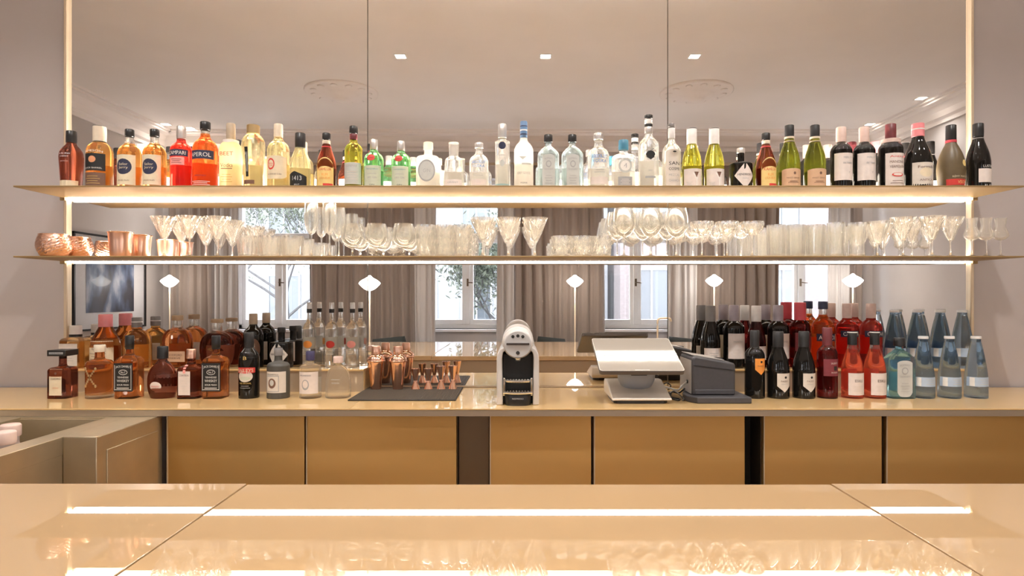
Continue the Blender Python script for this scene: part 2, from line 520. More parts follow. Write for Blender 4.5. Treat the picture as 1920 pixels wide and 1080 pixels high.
def bottle(name, label, cat, loc, H, W, kind, glassk, fill=None, above='clear', N=2.0, dr=1.0, cap='black', capz=.82, capk=1.12,
           bands=(), labels=(), marks=(), back=None, group=None, base=None, captop=None):
    t = thing(name, label, cat, loc, 0, group)
    pr = spline(PROF[kind], 4)
    rn = min(p[0] for p in pr)
    rs = [p[0] for p in pr]; zs = [p[1] for p in pr]
    def r_at(z):
        z /= H
        for i in range(len(zs) - 1):
            if zs[i] <= z <= zs[i + 1]:
                k = (z - zs[i]) / max(zs[i + 1] - zs[i], 1e-9)
                return (rs[i] + (rs[i + 1] - rs[i]) * k) * W / 2
        return rs[-1] * W / 2
    secs = []
    for r, z in pr:
        s = max(0, min(1, (r - rn) / max(1 - rn, 1e-6)))
        s = s * s * (3 - 2 * s) if N > 2.5 else s
        secs.append((z * H, r * W / 2, r * W / 2 * (1 + (dr - 1) * s), 2 + (N - 2) * s))
    v, f = loft(secs, 40 if N < 2.6 else 48)
    n = 40 if N < 2.6 else 48
    mats = [BG[glassk]]
    mi = [0] * len(f)
    if fill is not None or base is not None:
        mats += [BG[above]]
        for j in range(len(secs) - 1):
            zm = (secs[j][0] + secs[j + 1][0]) / 2 / H
            if (fill is not None and zm > fill) or (base is not None and zm < base):
                for i in range(n): mi[j * n + i] = 1
        if base is not None: mi[-2] = 1
    mesh_obj('body', v, f, mats, t, True, mi, 60)
    # cap
    zc = capz * H
    rc = r_at(zc + .02 * H) * capk
    hc = H - zc
    b = min(.0025, hc * .12)
    prof = [(rc * .9, zc), (rc, zc + b * .6), (rc, zc + hc * .45), (rc * .985, H - b), (rc * .86, H), (0.0005, H)]
    mesh_obj('cap', *lathe(prof, 28), CP[cap], t, True, angle=50)
    for (a, b2, c, k) in bands:                                   # neck bands: z0,z1,cap colour, radius factor
        rr = max(r_at(a * H), r_at(b2 * H)) * k + .0004
        if a >= capz: rr = rc + .0005
        mesh_obj('neck_band', *lathe([(rr * .97, a * H), (rr, a * H + .0005), (rr, b2 * H - .0005), (rr * .97, b2 * H)], 28), CP[c], t, True, angle=50)
    flat = N > 2.6
    def S(u, z, off):
        R = r_at(z)
        if flat: return (u, -(R * (1 + (dr - 1))) - off, z)
        a = u / (W / 2)
        return ((R + off) * sin(a), -(R + off) * cos(a) * dr, z)
    def SB(u, z, off):
        x, y, zz = S(u, z, off)
        return (-x, -y, zz)
    h = W / 2
    for L in labels:                                              # (shape, u, zc, hw, hh, colour, marks, name)
        shape, u, z, hw, hh, c, mk = L[:7]
        o = mesh_obj('label', *patch(S, u * h, z * H, hw * h, hh * H, shape), lab(c), t, True)
        sp = []
        for m_ in mk:
            if m_[0] == 't': sp.append(('t', m_[1], m_[2] * h, m_[3] * H, m_[4] * h, m_[5] * H, m_[6]) + tuple(x * H for x in m_[7:8]))
            else: sp.append(('s', m_[1], m_[2] * h, m_[3] * H, m_[4] * h, m_[5] * H, m_[6]))
        if sp: decal(S, sp, 'lettering', o)
    sp = []
    for m_ in marks:
        if m_[0] == 't': sp.append(('t', m_[1], m_[2] * h, m_[3] * H, m_[4] * h, m_[5] * H, m_[6]) + tuple(x * H for x in m_[7:8]))
        else: sp.append(('s', m_[1], m_[2] * h, m_[3] * H, m_[4] * h, m_[5] * H, m_[6]))
    if sp: decal(S, sp, 'printed_marks', t)
    if back:
        z0, z1, hw, c = back
        mesh_obj('back_label', *patch(SB, 0, (z0 + z1) / 2 * H, hw * h, (z1 - z0) / 2 * H), lab(c), t, True)
    return t


def tl(s, z, w, hh, c, u=0, arc=0): return ('t', s, u, z, w, hh, c, arc)
def sh(shape, u, z, hw, hh, c): return ('s', shape, u, z, hw, hh, c)
def lines(z0, z1, n, w, c, u=0):
    return [sh('rect', u, z0 + (z1 - z0) * (i + .5) / n, w * (1 - .25 * (i % 2)), .0035, c) for i in range(n)]

# ================================================================== THE ROOM
RX = 4.6                 # side walls
YB = -2.05               # window wall
HC = 3.6                 # ceiling
COUNTER = 1.05
BARY0, BARY1 = 0.03, 1.453

struct(MB().box(-RX - .2, RX + .2, YB - .4, D + .25, -.1, 0).build('floor', M_FLOOR))
struct(MB().box(-RX - .2, RX + .2, YB - .4, D + .25, HC, HC + .12).build('ceiling', M_CEIL))
struct(MB().box(-RX, RX, D + .012, D + .25, 0, HC).build('wall_front', M_WALL))
struct(MB().box(-RX - .2, -RX, YB - .4, D + .25, 0, HC).build('wall_left', M_WALLB))
struct(MB().box(RX, RX + .2, YB - .4, D + .25, 0, HC).build('wall_right', M_WALLB))
WIN = [-3.15, -0.664, 1.56, 3.74]
WH, WZ0, WZ1 = 0.56, 1.06, 3.02
mb = MB()
edges = [-RX] + [e for c in WIN for e in (c - WH, c + WH)] + [RX]
for i in range(0, len(edges), 2):
    mb.box(edges[i], edges[i + 1], YB - .4, YB, 0, HC)
for c in WIN:
    mb.box(c - WH, c + WH, YB - .4, YB, 0, WZ0)
    mb.box(c - WH, c + WH, YB - .4, YB, WZ1, HC)
struct(mb.build('wall_back', M_WALLB))
# cornices
def cornice(n, poly_fn, axis, a0, a1):
    o = MB().prism(poly_fn, axis, a0, a1).build(n, M_STUCCO); fix_normals(o); struct(o)
prof = [(0, 0), (0, -.24), (.02, -.24), (.02, -.2), (.05, -.18), (.06, -.12), (.11, -.06), (.18, -.05), (.18, -.025), (.21, -.025), (.21, 0)]
cornice('trim_1', [(YB + a, HC + b) for a, b in prof], 'x', -RX, RX)
cornice('trim_2', [(-RX + a, HC + b) for a, b in prof], 'y', YB, D)
cornice('trim_3', [(RX - a, HC + b) for a, b in prof], 'y', YB, D)
for n, a in (('baseboard_back', (-RX, RX, YB, YB + .018)), ('baseboard_left', (-RX, -RX + .018, YB, D)), ('baseboard_right', (RX - .018, RX, YB, D))):
    struct(MB().box(*a, 0, .12).build(n, M_WHITEP, None, False, .004))

# windows
def window(n, cx):
    t = thing('window_%d' % n, None, None, (cx, YB - .22, 0)); struct(t)
    fw = .055
    m = MB()
    a = WH
    m.box(-a, -a + fw, -.04, .04, WZ0, WZ1).box(a - fw, a, -.04, .04, WZ0, WZ1).box(-a, a, -.04, .04, WZ1 - fw, WZ1).box(-a, a, -.04, .04, WZ0, WZ0 + fw)
    m.build('frame', M_WHITEP, t, False, .004)
    MB().box(-a, a, -.05, .05, 2.24, 2.32).build('transom', M_WHITEP, t, False, .004)
    MB().box(-.03, .03, -.05, .055, WZ0 + fw, 2.24).build('mullion', M_WHITEP, t, False, .004)
    for s in (-1, 1):
        x0, x1 = (-a + fw, -.03) if s < 0 else (.03, a - fw)
        m = MB(); k = .045
        z0, z1 = WZ0 + fw, 2.24
        m.box(x0, x0 + k, -.03, .03, z0, z1).box(x1 - k, x1, -.03, .03, z0, z1).box(x0 + k, x1 - k, -.03, .03, z0, z0 + k * 1.4).box(x0 + k, x1 - k, -.03, .03, z1 - k, z1)
        o = m.build('sash', M_WHITEP, t, False, .003)
        MB().box(x0 + k, x1 - k, -.003, .003, z0 + k * 1.4, z1 - k).build('pane', M_PANE, o)
    o = MB().box(-a + fw, a - fw, -.003, .003, 2.32, WZ1 - fw).build('pane', M_PANE, t)
    m = MB().box(-.012, .012, .055, .065, 1.62, 1.72).add(tube([(0, .06, 1.67), (0, .095, 1.67), (.07, .098, 1.665)], .007))
    m.build('handle', M_BRASSD, t, True)
    MB().box(-a - .03, a + .03, .04, .26, WZ0 - .035, WZ0).build('window_sill', M_WHITEP, t, False, .005)
for i, c in enumerate(WIN): window(i + 1, c)

# curtains, each drape a thing
def drape(name, label, px0, px1, y, m, amp, nf, seed, z1=3.14):
    d = 2 * D - y
    x0, x1 = X(px0, d), X(px1, d)
    rnd = random.Random(seed)
    nx = max(24, int((x1 - x0) / .012)); nz = 14
    ph = [rnd.uniform(0, 6.28) for _ in range(4)]
    v = []; f = []
    for k in range(nz + 1):
        z = .015 + (z1 - .015) * k / nz
        for i in range(nx + 1):
            u = i / nx
            x = x0 + (x1 - x0) * u
            q = nf * 2 * pi * u
            fold = sin(q + 1.1 * sin(u * 5 + ph[0]) + ph[1] + .12 * sin(z * 1.7 + ph[2]))
            yy = y + amp * (.75 * fold + .25 * sin(2.3 * q + ph[3])) * (1.0 - .12 * k / nz)
            v.append((x + .010 * sin(z * 1.3 + ph[0] + 8 * u), yy, z))
    for k in range(nz):
        for i in range(nx):
            a = k * (nx + 1) + i
            f.append((a, a + 1, a + nx + 2, a + nx + 1))
    o = mesh_obj(name, v, f, m, None, True)
    s = o.modifiers.new('cloth', 'SOLIDIFY'); s.thickness = .004
    return tag(o, label, 'curtain', 'curtains at the window wall')
YC = -1.86
drape('curtain', 'taupe curtain hanging between the framed picture and the leftmost window', 318, 403, YC, M_CURT, .035, 5, 1)
drape('curtain', 'pale grey curtain at the edge of the leftmost window, beside a taupe one', 401, 446, YC + .11, M_SHEER, .03, 3, 2)
drape('curtain', 'wide taupe curtain right of the leftmost window, behind a lamp', 580, 786, YC, M_CURT, .04, 9, 3)
drape('curtain', 'pale grey curtain on the left of the second window from the left', 779, 818, YC + .11, M_SHEER, .03, 3, 4)
drape('curtain', 'pale grey curtain right of the second window, above the coffee machine', 932, 962, YC + .11, M_SHEER, .03, 2, 5)
drape('curtain', 'wide taupe curtain between the second and third windows, behind a lamp', 955, 1133, YC, M_CURT, .04, 8, 6)
drape('curtain', 'pale grey curtain on the right of the third window from the left', 1252, 1306, YC + .11, M_SHEER, .03, 4, 7)
drape('curtain', 'wide taupe curtain right of the third window, above the wine bottles', 1300, 1461, YC, M_CURT, .04, 8, 8)
drape('curtain', 'pale grey curtain right of the rightmost window', 1553, 1593, YC + .11, M_SHEER, .03, 3, 9)
drape('curtain', 'narrow taupe curtain at the right end of the window wall', 1589, 1617, YC, M_CURT, .03, 2, 10)
cr = thing('curtain_rail', 'long grey curtain rail above the windows, below the cornice', 'curtain rail', (0, YC, 3.14))
MB().box(-4.45, 4.45, -.03, .03, 0, .035).build('rail', M_EDGE, cr, False, .004)
for i in range(9):
    MB().box(-4.3 + i * 1.075 - .015, -4.3 + i * 1.075 + .015, -.19, -.03, .005, .03).build('bracket', M_EDGE, cr)

# ceiling rosettes
def rosette(x, y, label):
    t = thing('ceiling_rosette', label, 'ceiling rosette', (x, y, HC), 0, 'stucco rosettes on the ceiling')
    R = .37
    pr = [(R, 0), (R, -.012), (R * .95, -.022), (R * .88, -.014), (R * .80, -.018), (R * .62, -.03), (R * .48, -.045), (R * .40, -.06), (R * .30, -.06), (R * .22, -.085), (R * .12, -.10), (.001, -.10)]
    o = mesh_obj('disc', *lathe([(r, z) for r, z in pr], 64, lambda t_, z, j: (.006 * cos(24 * t_) if j < 4 else .02 * cos(12 * t_) if 5 <= j <= 9 else 0)), M_STUCCO, t)
    fix_normals(o)
    leaf = loft([(-.016, .004, .004, 2), (-.014, .03, .055, 2), (-.010, .038, .075, 2), (-.005, .03, .06, 2)], 12)
    me = None
    for k in range(12):
        a = 2 * pi * k / 12
        if me is None:
            q = mesh_obj('leaf', *leaf, M_STUCCO, t); fix_normals(q); me = q.data
        else:
            q = bpy.data.objects.new('leaf', me); COL.objects.link(q); q.parent = t
        q.location = (cos(a) * R * .66, sin(a) * R * .66, -.012)
        q.rotation_euler = (0, 0, a - pi / 2)
rosette(-1.82, -.41, 'round stucco ceiling rosette left of the mirror seam')
rosette(1.84, -.41, 'round stucco ceiling rosette crossing the right mirror seam')

# recessed downlights
def downlight(x, y, label, power=DOWNLIGHT_W):
    t = thing('downlight', label, 'ceiling light', (x, y, HC), 0, 'square recessed ceiling downlights')
    m = MB(); a, b = .055, .042
    m.box(-a, a, -a, -b, -.004, .0).box(-a, a, b, a, -.004, .0).box(-a, -b, -b, b, -.004, 0).box(b, a, -b, b, -.004, 0)
    m.build('trim_ring', M_WHITEP, t)
    MB().box(-b, b, -b, b, -.003, -.001).build('lens', M_LEDD, t)
    l = bpy.data.lights.new('downlight_beam', 'SPOT')
    l.energy = power; l.spot_size = radians(120); l.spot_blend = .8; l.color = (1, .97, .94); l.shadow_soft_size = .04
    o = bpy.data.objects.new('downlight_beam', l); COL.objects.link(o); o.parent = t; o.location = (0, 0, -.03)
for i, px in enumerate((751, 1023, 1302)):
    downlight(X(px, 5.46), .54, 'small square downlight above the bar, %s of three in a row' % ('leftmost', 'middle', 'rightmost')[i])
for i, x in enumerate((-2.33, -1.03, .24, 1.55, 2.82)):  # extra row of lamps, added out of view to brighten the scene
    downlight(x, 1.74, 'added unseen fill downlight above the aisle behind the bar, %s of five' % ('first from left', 'second from left', 'middle', 'second from right', 'last on the right')[i], 26 if i < 4 else 13)
downlight(4.30, -.62, 'square downlight high at the right edge of the mirror')
downlight(4.32, -1.62, 'square downlight far right, between two light-capped wine bottles')
downlight(4.30, -1.72 + .0 - .0 + .30 - .5, 'square downlight nearest the right-hand end of the window wall', 14)
downlight(-4.32, -1.62, 'square downlight beside the clear-necked rum bottles, far left')
downlight(-4.12, -1.80, 'square downlight farthest into the left corner above the curtains', 14)

# floor lamps
def floor_lamp(px, py, d, label, k=1.0):
    t = thing('floor_lamp', label, 'floor lamp', (X(px, d), 2 * D - d, 0), 0, 'slim floor lamps with diamond shades')
    zc = Z(py, d)
    r = .095 * k
    pr = [(.002, zc - .07 * k), (.028, zc - .066 * k), (.06 * k, zc - .045 * k), (r, zc - .008 * k), (r, zc + .006 * k), (.07 * k, zc + .028 * k), (.036, zc + .05 * k), (.012, zc + .07 * k), (.002, zc + .073 * k)]
    mesh_obj('shade', *lathe(spline(pr, 3), 28), M_LAMP, t)
    mesh_obj('stem', *tube([(0, 0, .02), (0, 0, zc - .066 * k)], .008), M_POST, t)
    mesh_obj('base', *lathe([(.001, 0), (.14, 0), (.14, .012), (.13, .018), (.012, .022), (.001, .022)], 28), M_POST, t, True, angle=40)
floor_lamp(318, 527, 7.4, 'floor lamp nearest the framed picture, in front of the curtains')
floor_lamp(693, 531, 6.9, 'floor lamp on the left mirror seam, above the clear vodka bottles', 1.18)
floor_lamp(1078, 527, 7.4, 'floor lamp above the tilted register screen')
floor_lamp(1339, 526, 7.4, 'floor lamp above the black wine bottles, second from right')
floor_lamp(1599, 526, 7.3, 'rightmost floor lamp, where the curtain meets the pale wall', 1.12)

# framed picture on the left wall
pt = thing('framed_picture', 'dark abstract print in white mount and black frame on left wall', 'picture', (-RX, -1.0, 1.64))
yw, zw = .62, .52
m = MB()
for a in ((-yw, yw, zw - .02, zw), (-yw, yw, -zw, -zw + .02), (-yw, -yw + .02, -zw, zw), (yw - .02, yw, -zw, zw)):
    m.box(.002, .04, a[0], a[1], a[2], a[3])
m.build('frame', paint((.012, .012, .012), .4), pt)
MB().box(.002, .02, -yw + .02, yw - .02, -zw + .02, zw - .02).build('mount', paint((.62, .59, .56)), pt)
pm, N_, L_, b_ = _new('abstract_print')
tc = N_.new('ShaderNodeTexCoord'); mp = N_.new('ShaderNodeMapping'); mp.inputs['Scale'].default_value = (1, 2.0, .9)
nz = N_.new('ShaderNodeTexNoise'); nz.inputs['Scale'].default_value = 2.2; nz.inputs['Detail'].default_value = 5
rp = N_.new('ShaderNodeValToRGB')
rp.color_ramp.elements[0].position = .42; rp.color_ramp.elements[0].color = (.03, .03, .04, 1)
rp.color_ramp.elements[1].position = .72; rp.color_ramp.elements[1].color = (.55, .55, .58, 1)
e_ = rp.color_ramp.elements.new(.55); e_.color = (.10, .14, .22, 1)
L_.new(tc.outputs['Object'], mp.inputs[0]); L_.new(mp.outputs[0], nz.inputs[0]); L_.new(nz.outputs['Fac'], rp.inputs[0]); L_.new(rp.outputs[0], b_.inputs['Base Color'])
MB().box(.02, .023, -.40, .42, -.33, .37).build('print', pm, pt)
MB().box(.041, .043, -yw + .02, yw - .02, -zw + .02, zw - .02).build('glazing', M_PANE, pt)

# banquette and cushions under the windows
bq = thing('banquette', 'long low brown bench along the window wall, mostly hidden', 'bench', (0, -1.30, 0))
MB().box(-4.2, 4.2, -.28, .28, .1, .42).build('seat', paint((.10, .06, .04), .7), bq, False, .03)
MB().box(-4.2, 4.2, -.34, -.24, .1, .93).build('backrest', paint((.12, .075, .05), .7), bq, False, .03)
for i in range(6): MB().box(-4.0 + i * 1.6 - .03, -4.0 + i * 1.6 + .03, -.2, .2, 0, .1).build('leg', M_BLACKPL, bq)
def cushion(px0, px1, label):
    d = 7.25
    xc, hw = (X(px0, d) + X(px1, d)) / 2, (X(px1, d) - X(px0, d)) / 2
    v, f = loft([(0, hw * .85, .05, 3), (.03, hw, .09, 3), (.26, hw * .97, .10, 3), (.50, hw * 1.0, .09, 3), (.58, hw * .9, .03, 3.5)], 28)
    sl = 1 if px0 < 900 else -1
    v = [(x, y + .02 - z * .12, z + sl * .10 * x * (z / .58)) for x, y, z in v]
    o = mesh_obj('cushion', v, f, paint((.012, .015, .013), .8), None, True)
    o.location = (xc, -1.2, .424)
    tag(o, label, 'cushion', 'dark cushions on the bench')
cushion(696, 762, 'black cushion on the bench behind the copper shakers')
cushion(1006, 1062, 'black cushion on the bench, right of the coffee machine')
cushion(1252, 1300, 'black cushion on the bench behind the receipt printer')

# ------------------------------------------------------------------ outside the windows
M_FAC = mat('pale_render_facade', (.135, .135, .14), .9, noise=.05, nscale=2)
M_FACW = mat('facade_trim', (.19, .19, .19), .8)
M_BRICK = mat('pale_brick_facade', (.10, .078, .074), .9, noise=.15, nscale=9, stretch=(1, 1, 3))
M_SHUT = mat('facade_window_glass', (.03, .035, .04), .25)
def facade(name, label, x0, x1, y, h, m, wins):
    t = thing(name, label, 'building', ((x0 + x1) / 2, y, 0))
    hw = (x1 - x0) / 2
    MB().box(-hw, hw, -3, 0, -.3, h).build('wall', m, t)
    MB().box(-hw - .1, hw + .1, -3, .12, h - .25, h).build('roof_cornice', M_FACW, t)
    for (a, b, z0, z1) in wins:
        a -= (x0 + x1) / 2; b -= (x0 + x1) / 2
        o = MB().box(a - .06, b + .06, -.02, .06, z0 - .06, z0).box(a - .06, b + .06, -.02, .06, z1, z1 + .06).box(a - .06, a, -.02, .06, z0, z1).box(b, b + .06, -.02, .06, z0, z1).box((a + b) / 2 - .025, (a + b) / 2 + .025, -.02, .05, z0, z1).build('window', M_FACW, t)
        MB().box(a, b, -.02, .02, z0, z1).build('pane', M_SHUT, o)
        MB().box(a - .1, b + .1, 0, .14, z0 - .12, z0 - .06).build('ledge', M_FACW, t)
wn = [(x, x + .9, z, z + 1.5) for x in (-9.6, -7.6, -5.8) for z in (.6, 3.2, 5.8)]
facade('townhouse', 'pale rendered house across the street, beyond the leftmost window', -12, -4.2, -13, 9, M_FAC, wn)
facade('apartment_house', 'white rendered house across the street, beyond the second window', -4.1, 2.6, -12, 8.5, M_FAC, [(x, x + .8, z, z + 1.4) for x in (-3.2, -1.6, 1.5) for z in (.7, 3.1, 5.5)])
facade('brick_house', 'pale red brick house across the street, beyond the right windows', 2.8, 13, -11, 9, M_BRICK, [(x, x + .9, z, z + 1.5) for x in (3.2, 6.8, 8.7, 10.8) for z in (.7, 3.3, 5.9)])
tag(MB().box(-14, 14, -16, YB - .42, -.6, -.35).build('street', mat('asphalt', (.08, .08, .085), .9, noise=.1, nscale=5)), None, None, None, 'structure')
def tree(name, label, x, y, h, seed, leafy, spread):
    t = thing(name, label, 'tree', (x, y, -.35))
    rnd = random.Random(seed)
    br = MB(); tips = []
    def grow(p, d, l, r, n):
        pts = [p]
        q = list(p); dd = list(d)
        for k in range(3):
            dd = [dd[0] + rnd.uniform(-.22, .22), dd[1] + rnd.uniform(-.22, .22), dd[2] + rnd.uniform(-.05, .12)]
            ln = sqrt(sum(c * c for c in dd)); dd = [c / ln for c in dd]
            q = [q[i] + dd[i] * l / 3 for i in range(3)]
            pts.append(tuple(q))
        br.add(tube(pts, [r, r * .85, r * .7, r * .55], 5, False))
        tips.append(pts[-1]); tips.append(pts[2])
        if n:
            for k in range(rnd.choice((2, 3, 3))):
                a = rnd.uniform(0, 2 * pi); s = rnd.uniform(.5, 1.0) * spread
                grow(pts[rnd.choice((2, 3))], (dd[0] * .5 + cos(a) * s, dd[1] * .5 + sin(a) * s, dd[2] * .6 + rnd.uniform(.1, .5)), l * rnd.uniform(.6, .8), r * .55, n - 1)
    trunk = tube([(0, 0, 0), (.03, 0, h * .18), (0, .04, h * .38)], [.13, .11, .09], 8, False)
    mesh_obj('trunk', *trunk, mat('bark', (.035, .03, .028), .9), t)
    for k in range(6):
        a = k * 1.1 + rnd.uniform(-.3, .3)
        grow((0, .04, h * (.26 + .035 * k)), (cos(a) * .8, sin(a) * .8, .7), h * .24, .03, 5 if leafy < 5 else 4)
    mesh_obj('branches', br.v, br.f, MATS['bark'], t)
    if leafy:
        lv = MB()
        for p in tips:
            for k in range(leafy):
                c = [p[i] + rnd.gauss(0, .16) for i in range(3)]
                s = rnd.uniform(.03, .06)
                u = [rnd.uniform(-1, 1) for _ in range(3)]; w_ = [rnd.uniform(-1, 1) for _ in range(3)]
                n = len(lv.v)
                lv.v += [tuple(c[i] - s * u[i] for i in range(3)), tuple(c[i] + s * .5 * w_[i] for i in range(3)), tuple(c[i] + s * u[i] for i in range(3)), tuple(c[i] - s * .5 * w_[i] for i in range(3))]
                lv.f.append((n, n + 1, n + 2, n + 3))
        o = mesh_obj('foliage', lv.v, lv.f, mat('pale_leaves', (.045, .052, .032), .8, noise=.2), t, False)
        o['kind'] = 'stuff'
tree('street_tree', 'bare branching tree outside the leftmost window', -4.6, -6.2, 5.2, 3, 3, .9)
tree('street_tree', 'leafy shrub-like tree outside the second window from the left', -.3, -5.6, 3.4, 5, 9, .7)

# ================================================================== MIRROR, SHELVES, COUNTER, BAR
MX0, MX1 = X(127, D), X(1818.5, D)
mir = thing('wall_mirror', 'large three-panel wall mirror behind the bar shelves', 'mirror', ((MX0 + MX1) / 2, D, 0))
hw = (MX1 - MX0) / 2
seams = [-hw, X(689.5, D) - (MX0 + MX1) / 2, X(1252, D) - (MX0 + MX1) / 2, hw]
for i in range(3):
    MB().box(seams[i] + .0025, seams[i + 1] - .0025, 0, .006, COUNTER + .001, 3.45).build('mirror_panel', M_MIRROR, mir)
MB().box(-hw, hw, .006, .011, COUNTER + .001, 3.45).build('backing', M_STEELD, mir)
for s in (-1, 1):
    MB().box(s * hw - .008, s * hw + .008, -.018, .011, COUNTER + .001, 3.45).build('frame_post', M_POST, mir, False, .003)
MB().box(-hw, hw, -.006, -.001, COUNTER + .001, COUNTER + .008).build('base_channel', M_POST, mir)

SHX = hw + .004
def shelf(name, label, ztop, ledh, upm):
    t = thing(name, label, 'shelf', ((MX0 + MX1) / 2, 0, ztop))
    MB().box(-SHX, SHX, 2.68, 2.968, -.007, 0).build('board', M_SHELF, t, False, .0015)
    for s in (-1, 1):
        MB().box(s * SHX - .012, s * SHX + .012, 2.968, 2.981, -.02, -.0005).build('bracket', M_SHELF, t, False, .002)
    MB().box(-hw + .02, hw - .02, 2.974, 2.990, -.008 - ledh, -.008).build('led_strip', M_LED, t)
    MB().box(-hw + .02, hw - .02, 2.974, 2.990, -.0075, -.004).build('uplight_strip', upm, t)
    return t
ZU, ZL = 1.9685, 1.6645
shelf('wall_shelf', 'long upper champagne metal shelf carrying spirit and wine bottles', ZU, .014, M_LEDUP)
shelf('wall_shelf', 'long lower champagne metal shelf carrying drinking glasses', ZL, .008, M_LEDUP2)

# rear counter
ct = thing('rear_counter', 'champagne gold rear worktop running along the mirror wall', 'worktop', (0, 0, COUNTER))
CF = 2.43
cut = X(655, 2.43)
MB().box(-3.2, cut - .001, CF, D - .001, -.006, 0).build('slab', M_GOLD, ct, False, .001)
MB().box(cut + .001, 3.2, CF, D - .001, -.006, 0).build('slab', M_GOLD, ct, False, .001)
MB().box(-3.2, 3.2, CF + .001, CF + .02, -.03, -.0065).build('front_edge', M_EDGE, ct)
MB().box(-3.2, 3.2, CF + .02, D, -.03, -.007).build('substrate', M_BRASSD, ct)

# cabinets below
CY = 2.47
def cab(px0, px1, label, recess=False):
    x0, x1 = X(px0, CY), X(px1, CY)
    t = thing('base_cabinet', label, 'cabinet', ((x0 + x1) / 2, CY, 0), 0, 'brass base cabinets')
    h = (x1 - x0) / 2
    MB().box(-h, h, .022, .50, .1, COUNTER - .031).build('carcass', M_BRASSD, t)
    o = MB().box(-h + .003, h - .003, 0, .02, .11, COUNTER - .036).build('door', M_BRASS, t, False, .002)
    MB().box(-h + .003, -h + .007, -.004, 0, .11, COUNTER - .036).build('edge_pull', M_POST, o)
    MB().box(-h, h, .06, .5, 0, .1).build('plinth', M_BLACKGAP, t)
cab(312, 572, 'brass door cabinet beside the steel sink unit')
cab(573, 857, 'brass door cabinet under the shaker mat')
cab(917, 1110, 'narrow brass door cabinet under the coffee machine')
cab(1112, 1398, 'brass door cabinet under the register')
cab(1430, 1655, 'brass door cabinet under the wine bottles')
cab(1660, 1990, 'brass door cabinet at the right end under the water bottles')
fp = MB().box(X(858.5, CY), X(915.5, CY), 2.52, 2.95, .0, COUNTER - .031).build('filler_panel', mat('steel_filler', (.30, .25, .2), .3, metal=.85))
tag(fp, 'recessed dark steel filler panel between two brass cabinets', 'panel')
fp = MB().box(X(1400, CY) , X(1430, CY), 2.60, 2.95, 0, COUNTER - .031).build('filler_panel', M_BLACKGAP)
tag(fp, 'black gap panel between brass cabinets left of the wine', 'panel')
fp = MB().box(X(287, CY) , X(311, CY), 2.56, 2.95, 0, COUNTER - .031).build('filler_panel', M_STEELD)
tag(fp, 'dark steel filler panel right of the sink unit', 'panel')

# bar in the foreground: three slabs
bar = thing('bar_counter', 'wide glossy champagne gold bar top in the foreground', 'bar', (0, 0, COUNTER))
xs = [-3.4, -.634, .732, 3.4]
for i in range(3):
    x0, x1 = xs[i] + .0012, xs[i + 1] - .0012
    m = MB().box(x0, x1, BARY0, BARY1, -.03, 0)
    if i != 1: m.v = [(x, y, z + (.0022 * (y - BARY1) / 1.0 + .002 if z > -.01 else 0)) for x, y, z in m.v]
    m.build('slab', M_BARGOLD, bar, False, .0012)
MB().box(-3.38, 3.38, BARY1 - .05, BARY1 - .02, -.30, -.031).build('fascia', M_EDGE, bar)
MB().box(-3.38, 3.38, BARY0 + .30, BARY0 + .36, -COUNTER, -.031).build('front_panel', M_BRASS, bar)
for i in range(5):
    MB().box(-3.38 + i * 1.352 + .004, -3.38 + (i + 1) * 1.352 - .004, BARY1 - .30, BARY1 - .28, -COUNTER + .1, -.305).build('bounce_panel', mat('pale_bounce_panel', (.62, .52, .40), .4, metal=.3), bar, False, .002)  # unseen pale panels, added to bounce light onto the cabinet doors
MB().box(-3.38, 3.38, BARY0 + .36, BARY1 - .35, -.45, -.42).build('under_shelf', M_STEEL, bar)
for x in (-3.0, -1.2, 1.2, 3.0):
    MB().box(x - .02, x + .02, BARY0 + .36, BARY1 - .36, -COUNTER, -.031).build('support', M_STEELD, bar)

# tall tap on the bar (seen in the mirror)
tp = thing('bar_tap', 'slim pale gold gooseneck tap standing on the bar', 'tap', (1.125, 1.0, COUNTER))
mesh_obj('base', *lathe([(.001, 0), (.026, 0), (.026, .006), (.012, .012), (.001, .012)], 24), M_POST, tp)
mesh_obj('spout', *tube(spline([(0, 0, .01), (0, 0, .15), (0, 0, .235), (.01, .0, .255), (.03, 0, .262), (.09, 0, .262), (.105, 0, .25), (.107, 0, .235)], 4), .008, 10), M_POST, tp)
mesh_obj('lever', *tube([(-.005, 0, .06), (-.05, 0, .07)], .004, 8), M_POST, tp)

# sink unit at the left
SZ = COUNTER - .031
sk = thing('sink_unit', 'brushed steel bar sink unit in the left corner with side panel', 'sink', (0, 0, 0))
m = MB()
XR, XI, XO, XL = -1.412, -1.525, -1.60, -1.93
YF = 2.08
m.box(XI, XR, YF, CY - .005, .0, SZ - .002)                     # end block with side panel
m.build('end_block', M_STEEL, sk, False, .002)
MB().box(XR, XR + .004, YF + .05, CY - .04, .1, SZ - .055).build('side_panel', M_STEEL, sk, False, .0015)
MB().box(XO, XI, 1.475, CY - .005, SZ - .06, SZ).box(XI, XR, YF, CY - .005, SZ - .002, SZ).build('rim', M_STEEL, sk, False, .0015)
MB().box(XI - .012, XI, 1.475, YF - .001, .1, SZ - .06).build('apron', M_STEEL, sk)
MB().box(XL, XO, CY - .06, CY - .005, SZ - .006, SZ).build('back_rim', M_STEEL, sk)
MB().box(XL - .3, XL, 1.475, CY - .005, SZ - .006, SZ).build('drainer', M_STEEL, sk)
m = MB().box(XL, XO, 1.475, CY - .06, SZ - .26, SZ - .25).box(XL - .006, XL, 1.475, CY - .06, SZ - .25, SZ - .006).box(XO, XO + .006, 1.475, CY - .06, SZ - .25, SZ - .06).box(XL, XO, CY - .066, CY - .06, SZ - .25, SZ - .006)
m.build('basin', M_STEEL, sk)
